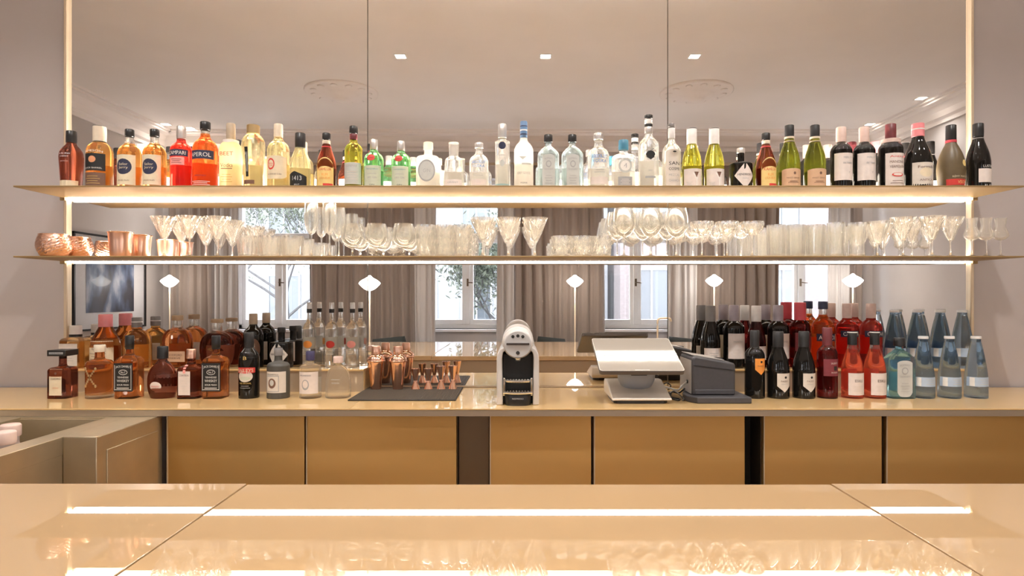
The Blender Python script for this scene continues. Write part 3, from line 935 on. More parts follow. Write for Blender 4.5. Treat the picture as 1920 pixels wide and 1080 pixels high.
MB().box(XL, XO, 2.16, 2.185, SZ - .25, SZ - .05).build('divider', M_STEEL, sk, False, .003)
MB().box(XL - .3, XI - .02, 1.475, CY - .02, .08, SZ - .27).build('cabinet_body', M_STEELD, sk)
def mixer_bottle(x, y, label, c):
    t = thing('mixer_bottle', label, 'bottle', (x, y, SZ - .249), 0, 'mixer bottles in the sink')
    mesh_obj('body', *lathe(spline([(.001, 0), (.036, 0), (.038, .01), (.038, .13), (.03, .165), (.022, .18), (.022, .20)], 3), 28), [glass('translucent_plastic', (.95, .9, .88), .55, rough=.2)], t)
    mesh_obj('juice', *lathe([(.001, .002), (.0365, .002), (.0365, .12), (.0355, .14), (.001, .14)], 24), paint(c), t)
    mesh_obj('cap', *lathe([(.026, .2), (.027, .203), (.027, .228), (.024, .232), (.001, .232)], 24), CP['pinkish'], t)
    t.scale = (1.1, 1.1, 1.25)
mixer_bottle(X(10, 1.98), 1.98, 'pale capped mixer bottle with orange juice in the sink, nearer one', (.85, .18, .10))
mixer_bottle(X(20, 2.09), 2.09, 'pale capped mixer bottle with pink juice in the sink, farther one', (.85, .35, .28))

# display risers on the counter
def riser(px0, px1, label):
    x0, x1 = X(px0, 2.85), X(px1, 2.85)
    t = thing('display_riser', label, 'riser', ((x0 + x1) / 2, 0, COUNTER))
    h = (x1 - x0) / 2
    MB().box(-h, h, 2.85, 2.985, .096, .105).build('top_plate', M_GOLD, t, False, .0015)
    MB().box(-h + .004, h - .004, 2.856, 2.862, 0, .096).build('front_plate', M_EDGE, t)
    for s in (-1, 1): MB().box(s * (h - .004) - .003, s * (h - .004) + .003, 2.862, 2.985, 0, .096).build('side_plate', M_GOLD, t)
riser(104, 682, 'low champagne metal riser under the back-row spirits on the left')
riser(1310, 1826, 'low champagne metal riser under the back-row wine and water bottles')

# ================================================================== BOTTLES ON THE UPPER SHELF
DU = 2.834
KU = F / DU
BASEU = PY - (ZU - EYE) * KU
def up(px, top, wpx, name, label, cat, kind, gl, **k):
    H = (BASEU - top) / KU
    k.setdefault('group', 'bottles on the upper shelf')
    k.setdefault('back', (.08, .42, .75, 'white'))
    return bottle(name, label, cat, (X(px, DU), DU, ZU), H, wpx / KU, kind, gl, **k)
B = 'bottle'
up(134, 246, 40, 'liqueur_bottle', 'dark plum-coloured liqueur bottle with black cap at the shelf\'s left end', B, 'plum', 'brown', cap='black', capz=.80,
   labels=[('rect', 0, .085, 1.25, .075, 'cream', [])], marks=[tl('& the dram', .60, 1.0, .028, 'silver'), tl('CHERRY', .55, .8, .022, 'silver'), tl('BATCH', .47, .7, .016, 'silver')], back=None)
up(187, 237, 44, 'whiskey_bottle', 'green-gold whiskey bottle with black label and cream neck strip', B, 'spirit', 'amber', cap='black', capz=.74, capk=1.08,
   bands=[(.76, .99, 'cream', 1)], labels=[('rect', 0, .42, 1.0, .13, 'black', [tl('BLACK BARREL', .33, 1.5, .022, 'white'), sh('oval', 0, .46, .3, .05, 'cop')]),
   ('rect', 0, .15, 1.0, .11, 'brown', lines(.08, .22, 4, .6, 'gold'))], marks=[tl('JAMESON', .585, 1.6, .04, 'white', 0, .012)])
for px, w_ in ((243, 'left'), (290, 'right')):
    up(px, 243, 40, 'rum_bottle', '%s one of two amber rum bottles with cream label and dark oval' % w_, B, 'spirit', 'amber', fill=.76, cap='black', capz=.88, capk=1.15,
       labels=[('rect', 0, .32, 1.05, .24, 'cream', [sh('oval', 0, .37, .72, .125, 'navy'), tl('Sailor', .41, .8, .04, 'cream'), tl('Jerry', .35, .85, .05, 'cream'), tl('SPICED RUM', .15, 1.0, .02, 'brown')])])
up(340, 237, 38, 'aperitif_bottle', 'ruby red bitter aperitif bottle with silver screw cap', B, 'bordeaux', 'red', fill=.80, cap='silver', capz=.80, capk=1.1,
   labels=[('rect', 0, .565, 1.1, .05, 'navy', [tl('CAMPARI', .565, 1.75, .055, 'white')]), ('rect', 0, .44, .75, .06, 'pink', lines(.40, .48, 3, .5, 'maroon'))])
up(385, 229, 44, 'aperitif_bottle', 'bright orange aperitif bottle with black cap and dark band', B, 'spirit', 'orange', fill=.82, cap='black', capz=.88, capk=1.2,
   labels=[('rect', 0, .50, 1.15, .062, 'navy', [tl('APEROL', .50, 1.8, .06, 'white')])], marks=[tl('APERITIVO', .2, 1.0, .022, 'navy')] + lines(.06, .13, 3, .8, 'white'), back=(.05, .42, .9, 'pink'))
up(433, 232, 35, 'spirit_bottle', 'cream frosted spirit bottle with beige cap and red lettering', B, 'spirit', 'creamglass', N=4, cap='beige', capz=.76, capk=1.15, bands=[(.70, .75, 'white', 1.0)],
   marks=[tl('BEET', .53, 1.4, .055, 'red'), tl('Vodka', .36, 1.3, .06, 'brown'), sh('rect', 0, .31, .6, .006, 'brown')] + lines(.10, .24, 4, .6, 'gold'))
up(475, 235, 42, 'liqueur_bottle', 'curvy clear liqueur bottle with wide gold cap and dark strip label', B, 'curvy', 'palegold', cap='gold', capz=.86, capk=1.25,
   labels=[('rect', -.25, .42, .16, .22, 'black', [tl('ST GERMAIN', .42, .25, .30, 'silver', -.25)]), ('rect', -.1, .12, .6, .03, 'brown', [])])
up(522, 233, 40, 'rum_bottle', 'pale gold rum bottle with cream cap and red round emblem', B, 'spirit', 'palegold', cap='cream', capz=.80, capk=1.1,
   labels=[('archb', 0, .33, 1.15, .17, 'cream', [sh('oval', -.35, .38, .38, .085, 'red'), sh('oval', -.35, .38, .28, .06, 'cream'), tl('Havana', .39, .5, .03, 'red', -.35), tl('Club', .36, .4, .03, 'red', -.35), tl('EL RON DE CUBA', .23, 1.3, .02, 'brown')])])
up(563, 250, 38, 'wine_bottle', 'clear pale wine bottle with black capsule and black angular label', B, 'burgundy', 'palegold', cap='black', capz=.74, capk=1.1,
   labels=[('peak', 0, .16, .95, .16, 'black', [tl('1413', .2, .9, .075, 'silver'), tl('BRUT', .09, .5, .02, 'silver')])])
def coffee_l(px, label):
    up(px, 250, 36, 'liqueur_bottle', label, B, 'burgundy', 'brown', cap='black', capz=.88, capk=1.15, bands=[(.81, .87, 'cream', 1.0), (.75, .765, 'red', 1.0)],
       labels=[('arch', .12, .30, .95, .26, 'yellow', [tl('KAHLÚA', .36, 1.35, .06, 'red', .12), tl('RUM', .26, .6, .045, 'orange', .12), tl('LIQUEUR', .20, 1.1, .04, 'orange', .12), sh('rect', .45, .08, .5, .03, 'red')])])
coffee_l(612, 'dark coffee liqueur bottle with yellow arched label, left of the green bottle')
up(663, 237, 33, 'whisky_bottle', 'olive green bottle with reddish neck and plain white label', B, 'bordeaux', 'olive', cap='black', capz=.88, capk=1.25, bands=[(.79, .88, 'maroon', 1.05)],
   labels=[('rect', 0, .255, 1.2, .165, 'lgrey', [tl('GENMAR', .37, 1.3, .035, 'grey')] + lines(.15, .3, 4, .7, 'paper'))])
for px, top, w_ in ((701, 262, 'left'), (752, 265, 'right')):
    up(px, top, 36, 'gin_bottle', '%s one of two green gin bottles with red seal and silver cap' % w_, B, 'spirit', 'green', cap='silver', capz=.80, capk=1.1,
       labels=[('rect', 0, .25, 1.0, .22, 'sage', [tl('TANQUERAY', .40, 1.3, .03, 'green' if 'green' in C_ else 'teal'), tl('LONDON', .31, .9, .025, 'grey'), tl('DRY GIN', .24, 1.0, .035, 'grey'), tl('GIN', .10, .5, .025, 'black')]),
               ('oval', -.1, .62, .42, .062, 'red', [])])
up(803, 267, 44, 'gin_bottle', 'frosted white gin bottle with large grey round emblem', B, 'squat', 'frost', N=3.2, cap='clear', capz=.84, capk=1.25,
   labels=[('oval', 0, .38, .72, .22, 'grey', [sh('oval', 0, .38, .62, .19, 'lgrey'), tl('GIN', .38, .6, .07, 'grey')])])
up(851, 268, 42, 'gin_bottle', 'bell-shaped clear bottle with a tall ribbed glass neck', B, 'bell', 'clear', cap='clear', capz=.99, capk=.95,
   labels=[('rect', 0, .12, .9, .09, 'blush', [tl('GRANIT', .15, 1.0, .035, 'grey')])])
def swede(px, top, w_, label):
    up(px, top, w_, 'vodka_bottle', label, B, 'spirit', 'clear', cap='silver', capz=.88, capk=1.3,
       marks=[tl('ABSOLUT', .57, 1.55, .06, 'blue'), tl('VODKA', .49, 1.3, .055, 'blue')] + lines(.28, .40, 3, .5, 'grey'), labels=[('rect', 0, .16, .9, .06, 'blush', [])])
swede(898, 268, 36, 'short clear vodka bottle with blue lettering, beside the bell-shaped bottle')
up(942, 233, 28, 'vodka_bottle', 'tall slim clear vodka bottle with a dark purple disc', B, 'slim', 'clear', cap='silver', capz=.79, capk=1.1, base=.10, above='sapphire',
   labels=[('oval', 0, .66, .5, .055, 'navy', [])], marks=[tl('CÎROC', .52, .8, .03, 'silver'), sh('oval', 0, .40, .3, .05, 'lgrey')])
up(982, 228, 36, 'vodka_bottle', 'frosted white vodka bottle with blue striped neck capsule', B, 'tallneck', 'frost', cap='blue', capz=.76, capk=1.1, bands=[(.86, .88, 'white', 1), (.92, .935, 'navy', 1), (.80, .82, 'navy', 1)],
   marks=[sh('tri', -.1, .45, .4, .025, 'lgrey'), tl('GREY GOOSE', .24, 1.4, .035, 'grey'), tl('VODKA', .10, .7, .02, 'navy'), sh('rect', .3, .37, .5, .012, 'lgrey')])
def sapph(px, top, w_, label, fn=None, gl='paleblue', cap='black'):
    k = dict(N=5, dr=.72, cap=cap, capz=.86, capk=1.45,
             labels=[('archb', 0, .33, .58, .30, 'lgrey', [tl('BOMBAY', .56, .75, .032, 'grey', 0, .012), sh('oval', 0, .46, .26, .06, 'grey'), sh('oval', 0, .46, .18, .04, 'lgrey'), tl('SAPPHIRE', .365, .8, .026, 'grey', 0, -.008)] + lines(.10, .28, 4, .35, 'grey'))])
    return (fn or up)(px, top, w_, 'gin_bottle', label, B, 'bmbay', gl, **k)
sapph(1028, 253, 40, 'left one of two square pale blue gin bottles with grey labels')
sapph(1073, 253, 40, 'right one of two square pale blue gin bottles with grey labels')
swede(1122, 250, 40, 'taller clear vodka bottle with blue lettering, beside the pale blue gins')
up(1169, 263, 44, 'gin_bottle', 'squat clear gin bottle with teal cap and round grey emblem', B, 'squat', 'clear', cap='teal', capz=.80, capk=1.25,
   labels=[('oval', 0, .46, .58, .14, 'lgrey', [sh('oval', 0, .46, .42, .10, 'white'), tl('4', .46, .25, .09, 'grey')]), ('rect', 0, .15, .62, .10, 'grey', lines(.09, .21, 4, .4, 'white'))])
up(1216, 216, 38, 'vodka_bottle', 'tallest clear vodka bottle with black-ringed stopper and fish emblem', B, 'tallneck', 'clear', cap='black', capz=.945, capk=1.25, bands=[(.84, .88, 'black', 1.15), (.76, .84, 'silver', 1.12), (.88, .94, 'white', 1.1)],
   marks=[tl('BELUGA', .52, 1.2, .035, 'black', 0, .02), sh('oval', 0, .46, .45, .045, 'black'), sh('tri', 0, .41, .45, .02, 'black'), tl('NOBLE', .25, .4, .02, 'grey'), sh('rect', 0, .165, .5, .014, 'grey')])
up(1259, 232, 34, 'mezcal_bottle', 'clear mezcal bottle with dark cap and tall cream label', B, 'tallneck', 'clear', cap='grey', capz=.94, capk=1.15, bands=[(.78, .93, 'white', 1.06)],
   labels=[('archb', .1, .31, 1.0, .29, 'paper', [tl('SAN', .39, 1.2, .05, 'black', .1), tl('COSME', .31, 1.2, .04, 'black', .1), tl('MEZCAL', .22, 1.2, .035, 'grey', .1), tl('OAXACA', .14, 1.2, .035, 'grey', .1), sh('oval', .1, .56, .2, .012, 'black')])])
for px, w_ in ((1297, 'left'), (1339, 'right')):
    up(px, 241, 36, 'wine_bottle', '%s one of two olive white-wine bottles with pale capsule and Y label' % w_, B, 'burgundy', 'olive', cap='white', capz=.74, capk=1.12, bands=[(.985, 1.0, 'grey', 1)],
       labels=[('rect', 0, .17, 1.15, .165, 'blush', [tl('Y', .16, .9, .22, 'white', .25), sh('tri', .22, .24, .25, .045, 'brown')] + lines(.06, .13, 3, .3, 'lgrey', -.5))])
up(1389, 278, 42, 'gin_bottle', 'squat black gin bottle with white diamond label, upper shelf', B, 'hend', 'black', cap='silver', capz=.88, capk=1.2,
   labels=[('diamond', .05, .33, .95, .30, 'blush', [tl("HENDRICK'S", .35, 1.3, .05, 'black', .05), tl('GIN', .26, .5, .03, 'grey', .05)])])
coffee_l(1436, 'dark coffee liqueur bottle with yellow arched label, right of the diamond-label gin')
for px, w_ in ((1480, 'left'), (1528, 'right')):
    up(px, 235, 38, 'wine_bottle', '%s one of two dark olive wine bottles with peach label, black capsule' % w_, B, 'burgundy', 'darkolive', cap='dgrey', capz=.82, capk=1.15, bands=[(.79, .82, 'cream', 1.12), (.74, .755, 'beige', 1.0)],
       labels=[('archb', 0, .17, 1.15, .15, 'peach', [sh('oval', .1, .25, .12, .022, 'brown'), tl('PINOT GRIGIO', .18, 1.3, .02, 'brown')] + lines(.10, .14, 2, .5, 'brown'))], back=(.06, .32, .7, 'white'))
for px, w_ in ((1577, 'left'), (1620, 'right')):
    up(px, 239, 38, 'wine_bottle', '%s one of two black wine bottles with blush capsule, tall white label' % w_, B, 'bordeaux', 'black', cap='pinkish', capz=.76, capk=1.15,
       labels=[('rect', 0, .36, 1.1, .21, 'blush', [tl('MERLOT', .50, .9, .028, 'grey', .2), tl('del Veneto', .42, 1.0, .035, 'grey', .2), tl('7', .27, .15, .03, 'grey', .3)])], back=(.10, .45, .8, 'white'))
up(1670, 233, 42, 'vermouth_bottle', 'black vermouth bottle with maroon capsule and red-lettered cream label', B, 'bordeaux', 'black', cap='maroon', capz=.78, capk=1.12, bands=[(.71, .77, 'pinkish', 1.05)],
   labels=[('rect', .05, .30, 1.0, .24, 'blush', [tl('Antica', .49, 1.3, .03, 'red', .05), tl('MANCINO', .41, 1.3, .04, 'brown', .05), tl('VERMOUTH', .34, 1.3, .04, 'brown', .05), sh('oval', .05, .22, .5, .03, 'red'), sh('oval', .05, .225, .38, .02, 'blush')] + lines(.08, .15, 2, .6, 'brown', .05))], back=(.05, .40, .6, 'white'))
up(1721, 232, 48, 'vermouth_bottle', 'broad black vermouth bottle with pink-red cap and beige label', B, 'burgundy', 'black', cap='pink', capz=.80, capk=1.15, bands=[(.90, .92, 'white', 1)],
   labels=[('rect', .05, .20, 1.0, .195, 'paper', [sh('oval', .05, .25, .5, .07, 'cream'), tl('Formula', .33, 1.2, .04, 'brown', .05), tl('ANTICA', .14, 1.0, .03, 'brown', .05), sh('oval', .05, .05, .06, .01, 'brown')])], back=(.05, .30, .5, 'white'))
up(1783, 235, 46, 'cognac_bottle', 'frosted brown cognac bottle with black cap and orange-red band', B, 'remy', 'frostbrown', cap='black', capz=.77, capk=1.15, bands=[(.73, .77, 'red', 1.05)],
   labels=[('rect', .15, .115, 1.1, .045, 'red', [tl('VSOP', .115, .8, .045, 'yellow', .3)]), ('oval', .55, .40, .26, .05, 'yellow', [])], marks=[tl('RÉMY MARTIN', .20, 1.4, .035, 'cream', .2)], back=(.05, .2, .4, 'white'))
up(1834, 232, 40, 'sherry_bottle', 'black sherry bottle with low grey label at the shelf\'s right end', B, 'burgundy', 'black', cap='black', capz=.80, capk=1.15, bands=[(.77, .785, 'grey', 1.0)],
   labels=[('rect', .25, .21, .85, .10, 'blush', [])], marks=[tl('LUSTAU', .345, 1.1, .035, 'white', .3), tl('ll ll', .06, .6, .04, 'silver', .2)], back=(.06, .33, .5, 'white'))

# ================================================================== BOTTLES ON THE COUNTER, FRONT ROW
DF = 2.70
KF = F / DF
BASEF = PY + (EYE - COUNTER) * KF
def fr(px, top, wpx, name, label, cat, kind, gl, **k):
    H = (BASEF - top) / KF
    k.setdefault('group', 'bottles in the front row on the rear counter')
    k.setdefault('back', (.10, .42, .7, 'paper'))
    return bottle(name, label, cat, (X(px, DF), DF, COUNTER), H, wpx / KF, kind, gl, **k)
t = fr(118, 664, 37, 'amaretto_bottle', 'square dark amber amaretto bottle with oblong black cap', B, 'squat', 'brown', N=7, cap='black', capz=.90, capk=.9,
   labels=[('rect', -.02, .38, .62, .30, 'cream', [tl('DISARONNO', .46, 1.0, .05, 'brown'), sh('oval', 0, .58, .12, .03, 'brown'), tl('ORIGINALE', .25, .6, .03, 'cop')])])
H_ = (BASEF - 664) / KF
MB().box(-.040, .040, -.040, .040, H_ * .97, H_ * .97 + .026).build('cap_block', CP['black'], t, False, .002)
decal(lambda u, z, off: (u, -.040 - off, z), [('s', 'rect', 0, H_ * .97 + .013, .03, .0045, 'grey'), ('t', 'DISARONNO', 0, H_ * .97 + .013, .05, .006, 'black')], 'printed_marks', t)
fr(187, 646, 46, 'rum_bottle', 'rounded amber rum bottle with gold crossed emblem and cream stopper', B, 'squat', 'cognac', base=.10, cap='cream', capz=.86, capk=1.25, above='clear',
   labels=[], back=None, marks=[])
t = [o for o in COL.objects if o.name.startswith('rum_bottle') and o.parent is None][-1]
m = MB()
Rr = 46 / KF / 2
for s in (-1, 1):
    for k in range(-4, 5):
        u = k / 4 * .42; z = .40 + s * k / 4 * .15
        a = u - .15
        m.add(loft([(-.003, .003, .002, 2), (.003, .003, .002, 2)], 8), 0, lambda p, a=a, z=z: (Rr * 1.01 * sin(a) + p[0] * 1.3, -Rr * 1.01 * cos(a) + p[1], z * .232 + p[2] * 1.4))
    for k in (-1, 1):
        m.add(loft([(-.006, .003, .002, 2), (0, .006, .003, 2), (.006, .003, .002, 2)], 8), 0, lambda p, k=k, s=s: (Rr * 1.01 * sin(k * .45 - .15) + p[0], -Rr * 1.01 * cos(k * .45 - .15) + p[1], (.40 + s * k * .16) * .232 + p[2]))
m.build('crossed_emblem', CP['gold'], t, True)
def bourbon(px, label):
    fr(px, 629, 38, 'whiskey_bottle', label, B, 'jdsq', 'cognac', N=6, cap='black', capz=.80, capk=1.2, bands=[(.78, .80, 'black', 1.1)],
       labels=[('rect', 0, .345, .93, .225, 'black', [tl('JACK DANIEL\'S', .515, 1.45, .045, 'white', 0, .012), sh('oval', 0, .425, .42, .042, 'white'), sh('oval', 0, .425, .38, .034, 'black'), tl('No.7', .425, .45, .03, 'white'),
               tl('TENNESSEE', .345, 1.1, .028, 'white'), tl('WHISKEY', .29, 1.2, .04, 'white'), tl('SOUR MASH', .225, 1.15, .028, 'white'), sh('rect', 0, .175, .6, .006, 'white'), sh('rect', -.8, .34, .02, .2, 'white'), sh('rect', .8, .34, .02, .2, 'white'), sh('rect', 0, .15, .8, .004, 'white')])])
bourbon(243, 'square black-label whiskey bottle, left one, beside the crossed-emblem rum')
bourbon(405, 'square black-label whiskey bottle, right one, beside the cream liqueur')
fr(305, 649, 54, 'cognac_bottle', 'round-bellied dark cognac decanter with black stopper and small oval', B, 'ball', 'brown', dr=.72, cap='black', capz=.76, capk=1.25,
   labels=[('oval', -.12, .24, .42, .09, 'blush', [tl('HENNESSY', .24, .6, .03, 'red', -.12)])])
fr(359, 654, 40, 'liqueur_bottle', 'square dark liqueur bottle with copper cap and blush label', B, 'jdsq', 'brown', N=5, cap='copper', capz=.80, capk=1.3,
   labels=[('rect', -.15, .32, .55, .24, 'blush', [tl('COINTREAU', .48, .9, .04, 'brown', -.15), sh('rect', -.15, .6, .12, .08, 'pink')] + lines(.12, .40, 5, .35, 'paper', -.15))])
fr(467, 623, 37, 'liqueur_bottle', 'black cream-liqueur bottle with red banner and oval landscape', B, 'spirit', 'black', cap='black', capz=.76, capk=1.15,
   labels=[('oval', 0, .34, .75, .085, 'paper', [sh('oval', 0, .31, .55, .03, 'sage')]), ('archb', 0, .43, 1.0, .045, 'red', [tl('BAILEYS', .43, 1.6, .05, 'cream')])],
   marks=[tl('B', .615, .35, .05, 'gold'), tl('THE ORIGINAL', .235, 1.2, .025, 'gold')] + lines(.15, .21, 2, .5, 'grey'))
fr(522, 652, 41, 'rum_bottle', 'matte charcoal rum bottle with cream and dark portrait label', B, 'squat', 'matte', cap='grey', capz=.84, capk=1.15,
   labels=[('rect', .05, .33, 1.0, .21, 'paper', [sh('rect', -.22, .30, .62, .16, 'grey'), sh('rect', -.22, .30, .56, .145, 'paper'), sh('oval', -.22, .31, .36, .10, 'brown'), sh('oval', -.22, .32, .2, .06, 'lgrey'), tl('DIPLOMÁTICO', .49, 1.1, .035, 'black', -.2)])])
fr(582, 658, 40, 'rum_bottle', 'clear rum bottle with grape-blue cap and white portrait label', B, 'squat', 'clear', cap='grape', capz=.80, capk=1.2,
   labels=[('rect', .05, .34, 1.0, .23, 'blush', [sh('oval', -.15, .30, .35, .11, 'grey'), sh('oval', -.15, .31, .25, .08, 'blush'), tl('DIPLOMÁTICO', .50, 1.1, .035, 'grape' if 'grape' in C_ else 'navy', -.2)])])
fr(634, 668, 46, 'tequila_bottle', 'dome-shaped clear tequila bottle with round stopper beside the mat', B, 'dome', 'clear', N=2.4, dr=.8, cap='pinkish', capz=.84, capk=1.7,
   marks=[sh('rect', 0, .46, .35, .006, 'lgrey'), tl('PATRÓN', .38, .6, .05, 'lgrey')], back=None)
# right
fr(1415, 619, 36, 'wine_bottle', 'black wine bottle with orange shield label beside the printer', B, 'bordeaux', 'black', cap='dgrey', capz=.75, capk=1.12,
   labels=[('shield', .3, .47, .62, .12, 'orange', [sh('oval', .35, .54, .12, .018, 'black'), tl('PASSO', .48, .7, .02, 'brown', .3)])], back=(.15, .5, .6, 'paper'))
for px, w_ in ((1459, 'left'), (1507, 'right')):
    fr(px, 621, 40, 'wine_bottle', '%s one of two black wine bottles with low cream shield labels' % w_, B, 'burgundy', 'black', cap='dgrey', capz=.76, capk=1.12,
       labels=[('shield', .2, .24, .68, .14, 'paper', [sh('oval', .3, .32, .12, .018, 'black'), tl('PASSO', .265, .7, .025, 'brown', .2), tl('ROSSO', .22, .6, .015, 'grey', .2)])], back=(.1, .4, .6, 'paper'))
fr(1551, 614, 36, 'wine_bottle', 'dark garnet wine bottle with maroon capsule and maroon label', B, 'bordeaux', 'wine', cap='maroon', capz=.74, capk=1.12,
   labels=[('rect', .15, .44, .95, .12, 'maroon', [tl('SALENTO', .50, .8, .025, 'blush', .3), sh('rect', .4, .43, .2, .03, 'black'), tl('ROSSO', .37, .7, .02, 'blush', .3)])])
for px, w_ in ((1598, 'left'), (1640, 'right')):
    fr(px, 622, 38, 'wine_bottle', '%s one of two orange-red rosé bottles with square white labels' % w_, B, 'burgundy', 'rose', fill=.74, cap='black', capz=.80, capk=1.12, bands=[(.985, 1.0, 'white', 1)],
       labels=[('rect', .12, .22, .95, .165, 'blush', [tl('ESKLI', .27, .8, .04, 'black', .15)] + lines(.10, .2, 3, .5, 'paper', .12))])
t = sapph(1686, 633, 48, 'square sapphire-blue gin bottle on the counter beside the rosé', fr, 'sapphire')
WT = []
def water(fn, px, top, label, capc='white'):
    return fn(px, top, 38, 'water_bottle', label, B, 'cone', 'water', cap=capc, capz=.955, capk=1.12,
              labels=[('rect', 0, .27, 1.5, .075, 'lblue', [sh('rect', -.95, .27, .22, .07, 'white')] + lines(.22, .32, 3, .5, 'lgrey', .2))], back=None)
water(fr, 1731, 630, 'front-row blue water bottle with white cap, leftmost of three')
water(fr, 1780, 630, 'front-row blue water bottle with white cap, middle of three')
water(fr, 1830, 630, 'front-row blue water bottle with white cap, rightmost on the counter')

# ================================================================== BOTTLES ON THE RISERS, BACK ROW
DR = 2.925
KR = F / DR
ZR = COUNTER + .105
BASER = PY + (EYE - ZR) * KR
def rr(px, top, wpx, name, label, cat, kind, gl, **k):
    H = (BASER - top) / KR
    k.setdefault('group', 'bottles in the back row on the risers')
    k.setdefault('back', (.10, .45, .7, 'white'))
    return bottle(name, label, cat, (X(px, DR), DR, ZR), H, wpx / KR, kind, gl, **k)
rr(142, 610, 40, 'spirit_bottle', 'square amber spirit bottle with tall white cap at far left', B, 'squat', 'amber', N=6, fill=.62, cap='white', capz=.72, capk=1.35, bands=[(.73, .79, 'dgrey', 1)],
   labels=[('rect', 0, .32, .85, .26, 'paper', lines(.15, .45, 5, .5, 'grey'))])
rr(198, 589, 50, 'whisky_bottle', 'broad-shouldered whisky bottle with pink-red capsule and cream label', B, 'burgundy', 'cognac', cap='pink', capz=.76, capk=1.1,
   labels=[('rect', 0, .30, 1.1, .21, 'cream', [tl('MAKERS', .44, 1.0, .04, 'brown'), tl('WHISKY', .36, .9, .04, 'brown')] + lines(.15, .3, 3, .6, 'brown'))], back=(.1, .5, .9, 'cream'))
rr(257, 595, 50, 'whisky_bottle', 'flat amber whisky flask with round shoulders and grey stopper', B, 'flask', 'amber', N=3, dr=.6, cap='grey', capz=.80, capk=1.15, bands=[(.90, .92, 'white', 1)], labels=[], marks=[tl('RESERVE', .4, 1.1, .04, 'gold')])
rr(333, 591, 54, 'whisky_bottle', 'wide flat amber whisky flask with wooden stopper and clear neck', B, 'flask', 'cognac', N=3, dr=.55, fill=.72, cap='wood', capz=.90, capk=1.25,
   labels=[('rect', 0, .22, .8, .10, 'peach', [tl('WOODFORD', .25, 1.2, .04, 'brown'), tl('RESERVE', .19, 1.0, .03, 'brown')])])
rr(407, 598, 64, 'rum_bottle', 'dark disc-shaped rum decanter with wooden stopper and gold script', B, 'disc', 'brown', dr=.45, N=2.2, fill=.70, cap='wood', capz=.92, capk=1.25,
   marks=[tl('Dictador', .40, .9, .08, 'gold')] + lines(.24, .32, 2, .4, 'gold'))
rr(475, 588, 36, 'gin_bottle', 'black gin bottle with brown capsule and tall brown label', B, 'spirit', 'black', cap='beige', capz=.80, capk=1.15,
   labels=[('oval', .3, .35, .8, .20, 'brown', [tl('KS', .42, .5, .06, 'paper', .3), tl('GIN', .30, .5, .04, 'paper', .3)])], back=(.1, .45, .5, 'paper'))
rr(528, 614, 42, 'gin_bottle', 'squat black gin bottle with white diamond label, on the riser', B, 'hend', 'black', cap='dgrey', capz=.88, capk=1.2,
   labels=[('diamond', -.05, .33, .95, .32, 'paper', [tl("HENDRICK'S", .35, 1.3, .05, 'black', -.05)])], back=(.1, .6, .5, 'white'))
for px, c, nm in ((580, 'orange', 'orange'), (622, 'red', 'red'), (661, 'pink', 'pink')):
    rr(px, 567, 24, 'vodka_bottle', 'tall slim clear vodka bottle with a round %s fruit print' % nm, B, 'tallneck', 'clear', cap='silver', capz=.84, capk=1.15, bands=[(.84, .90, 'dgrey', 1.0)],
       labels=[('oval', 0, .36, .72, .055, c, []), ], marks=lines(.20, .27, 3, .5, 'lgrey'), back=(.28, .46, .8, 'lgrey'))
rr(1332, 573, 36, 'wine_bottle', 'black wine bottle with grey capsule nearest the printer, back row', B, 'burgundy', 'black', cap='grey', capz=.74, capk=1.12, labels=[('rect', .1, .20, 1.05, .12, 'blush', lines(.14, .26, 3, .5, 'grey', .1))], back=(.08, .32, .8, 'paper'))
rr(1376, 572, 38, 'wine_bottle', 'black wine bottle with lilac capsule and large white label, back row', B, 'bordeaux', 'black', cap='lilac', capz=.74, capk=1.12, labels=[('rect', .12, .35, 1.0, .20, 'blush', [tl('PRIMITIVO', .42, 1.0, .025, 'grey', .15)] + lines(.22, .32, 2, .4, 'paper'))], back=(.12, .5, .8, 'cream'))
rr(1418, 573, 34, 'wine_bottle', 'garnet wine bottle with white capsule, back row', B, 'burgundy', 'wine', cap='white', capz=.74, capk=1.15, labels=[('rect', .12, .24, 1.0, .11, 'blush', lines(.18, .3, 3, .5, 'grey', .1))], back=None)
rr(1459, 572, 38, 'wine_bottle', 'black wine bottle with grey-violet capsule beside the garnet bottles, back row', B, 'bordeaux', 'black', cap='lilac', capz=.74, capk=1.12, labels=[('rect', .12, .35, 1.0, .20, 'blush', [tl('PRIMITIVO', .42, 1.0, .025, 'grey', .15)])], back=(.12, .5, .8, 'cream'))
rr(1500, 567, 36, 'wine_bottle', 'garnet bottle with bright red capsule, back row beside the orange aperitif', B, 'bordeaux', 'wine', cap='red', capz=.72, capk=1.15, labels=[('rect', .12, .40, 1.0, .14, 'maroon', [tl('ROSSO', .42, .8, .03, 'gold', .1)])], back=(.3, .5, .8, 'cream'))
rr(1543, 565, 40, 'aperitif_bottle', 'bright orange aperitif bottle with navy cap, back row on the riser', B, 'spirit', 'orange', fill=.80, cap='navy', capz=.88, capk=1.2,
   labels=[('rect', .05, .46, 1.05, .055, 'navy', [tl('APEROL', .46, 1.7, .06, 'white', .05)])], back=(.1, .45, .8, 'pink'))
for px, w_ in ((1588, 'left'), (1633, 'right')):
    rr(px, 569, 38, 'aperitif_bottle', '%s one of two red bitter bottles with cream caps, back row' % w_, B, 'bordeaux', 'red', fill=.77, cap='pinkish', capz=.77, capk=1.12,
       labels=[('rect', .05, .53, 1.1, .048, 'navy', [tl('CAMPARI', .53, 1.7, .055, 'white', .05)])], back=(.2, .5, .8, 'cream'))
for px, w_ in ((1677, 'leftmost'), (1719, 'second from left'), (1763, 'third from left'), (1804, 'rightmost')):
    water(rr, px, 581, 'back-row blue-grey water bottle with white cap, %s of four' % w_)

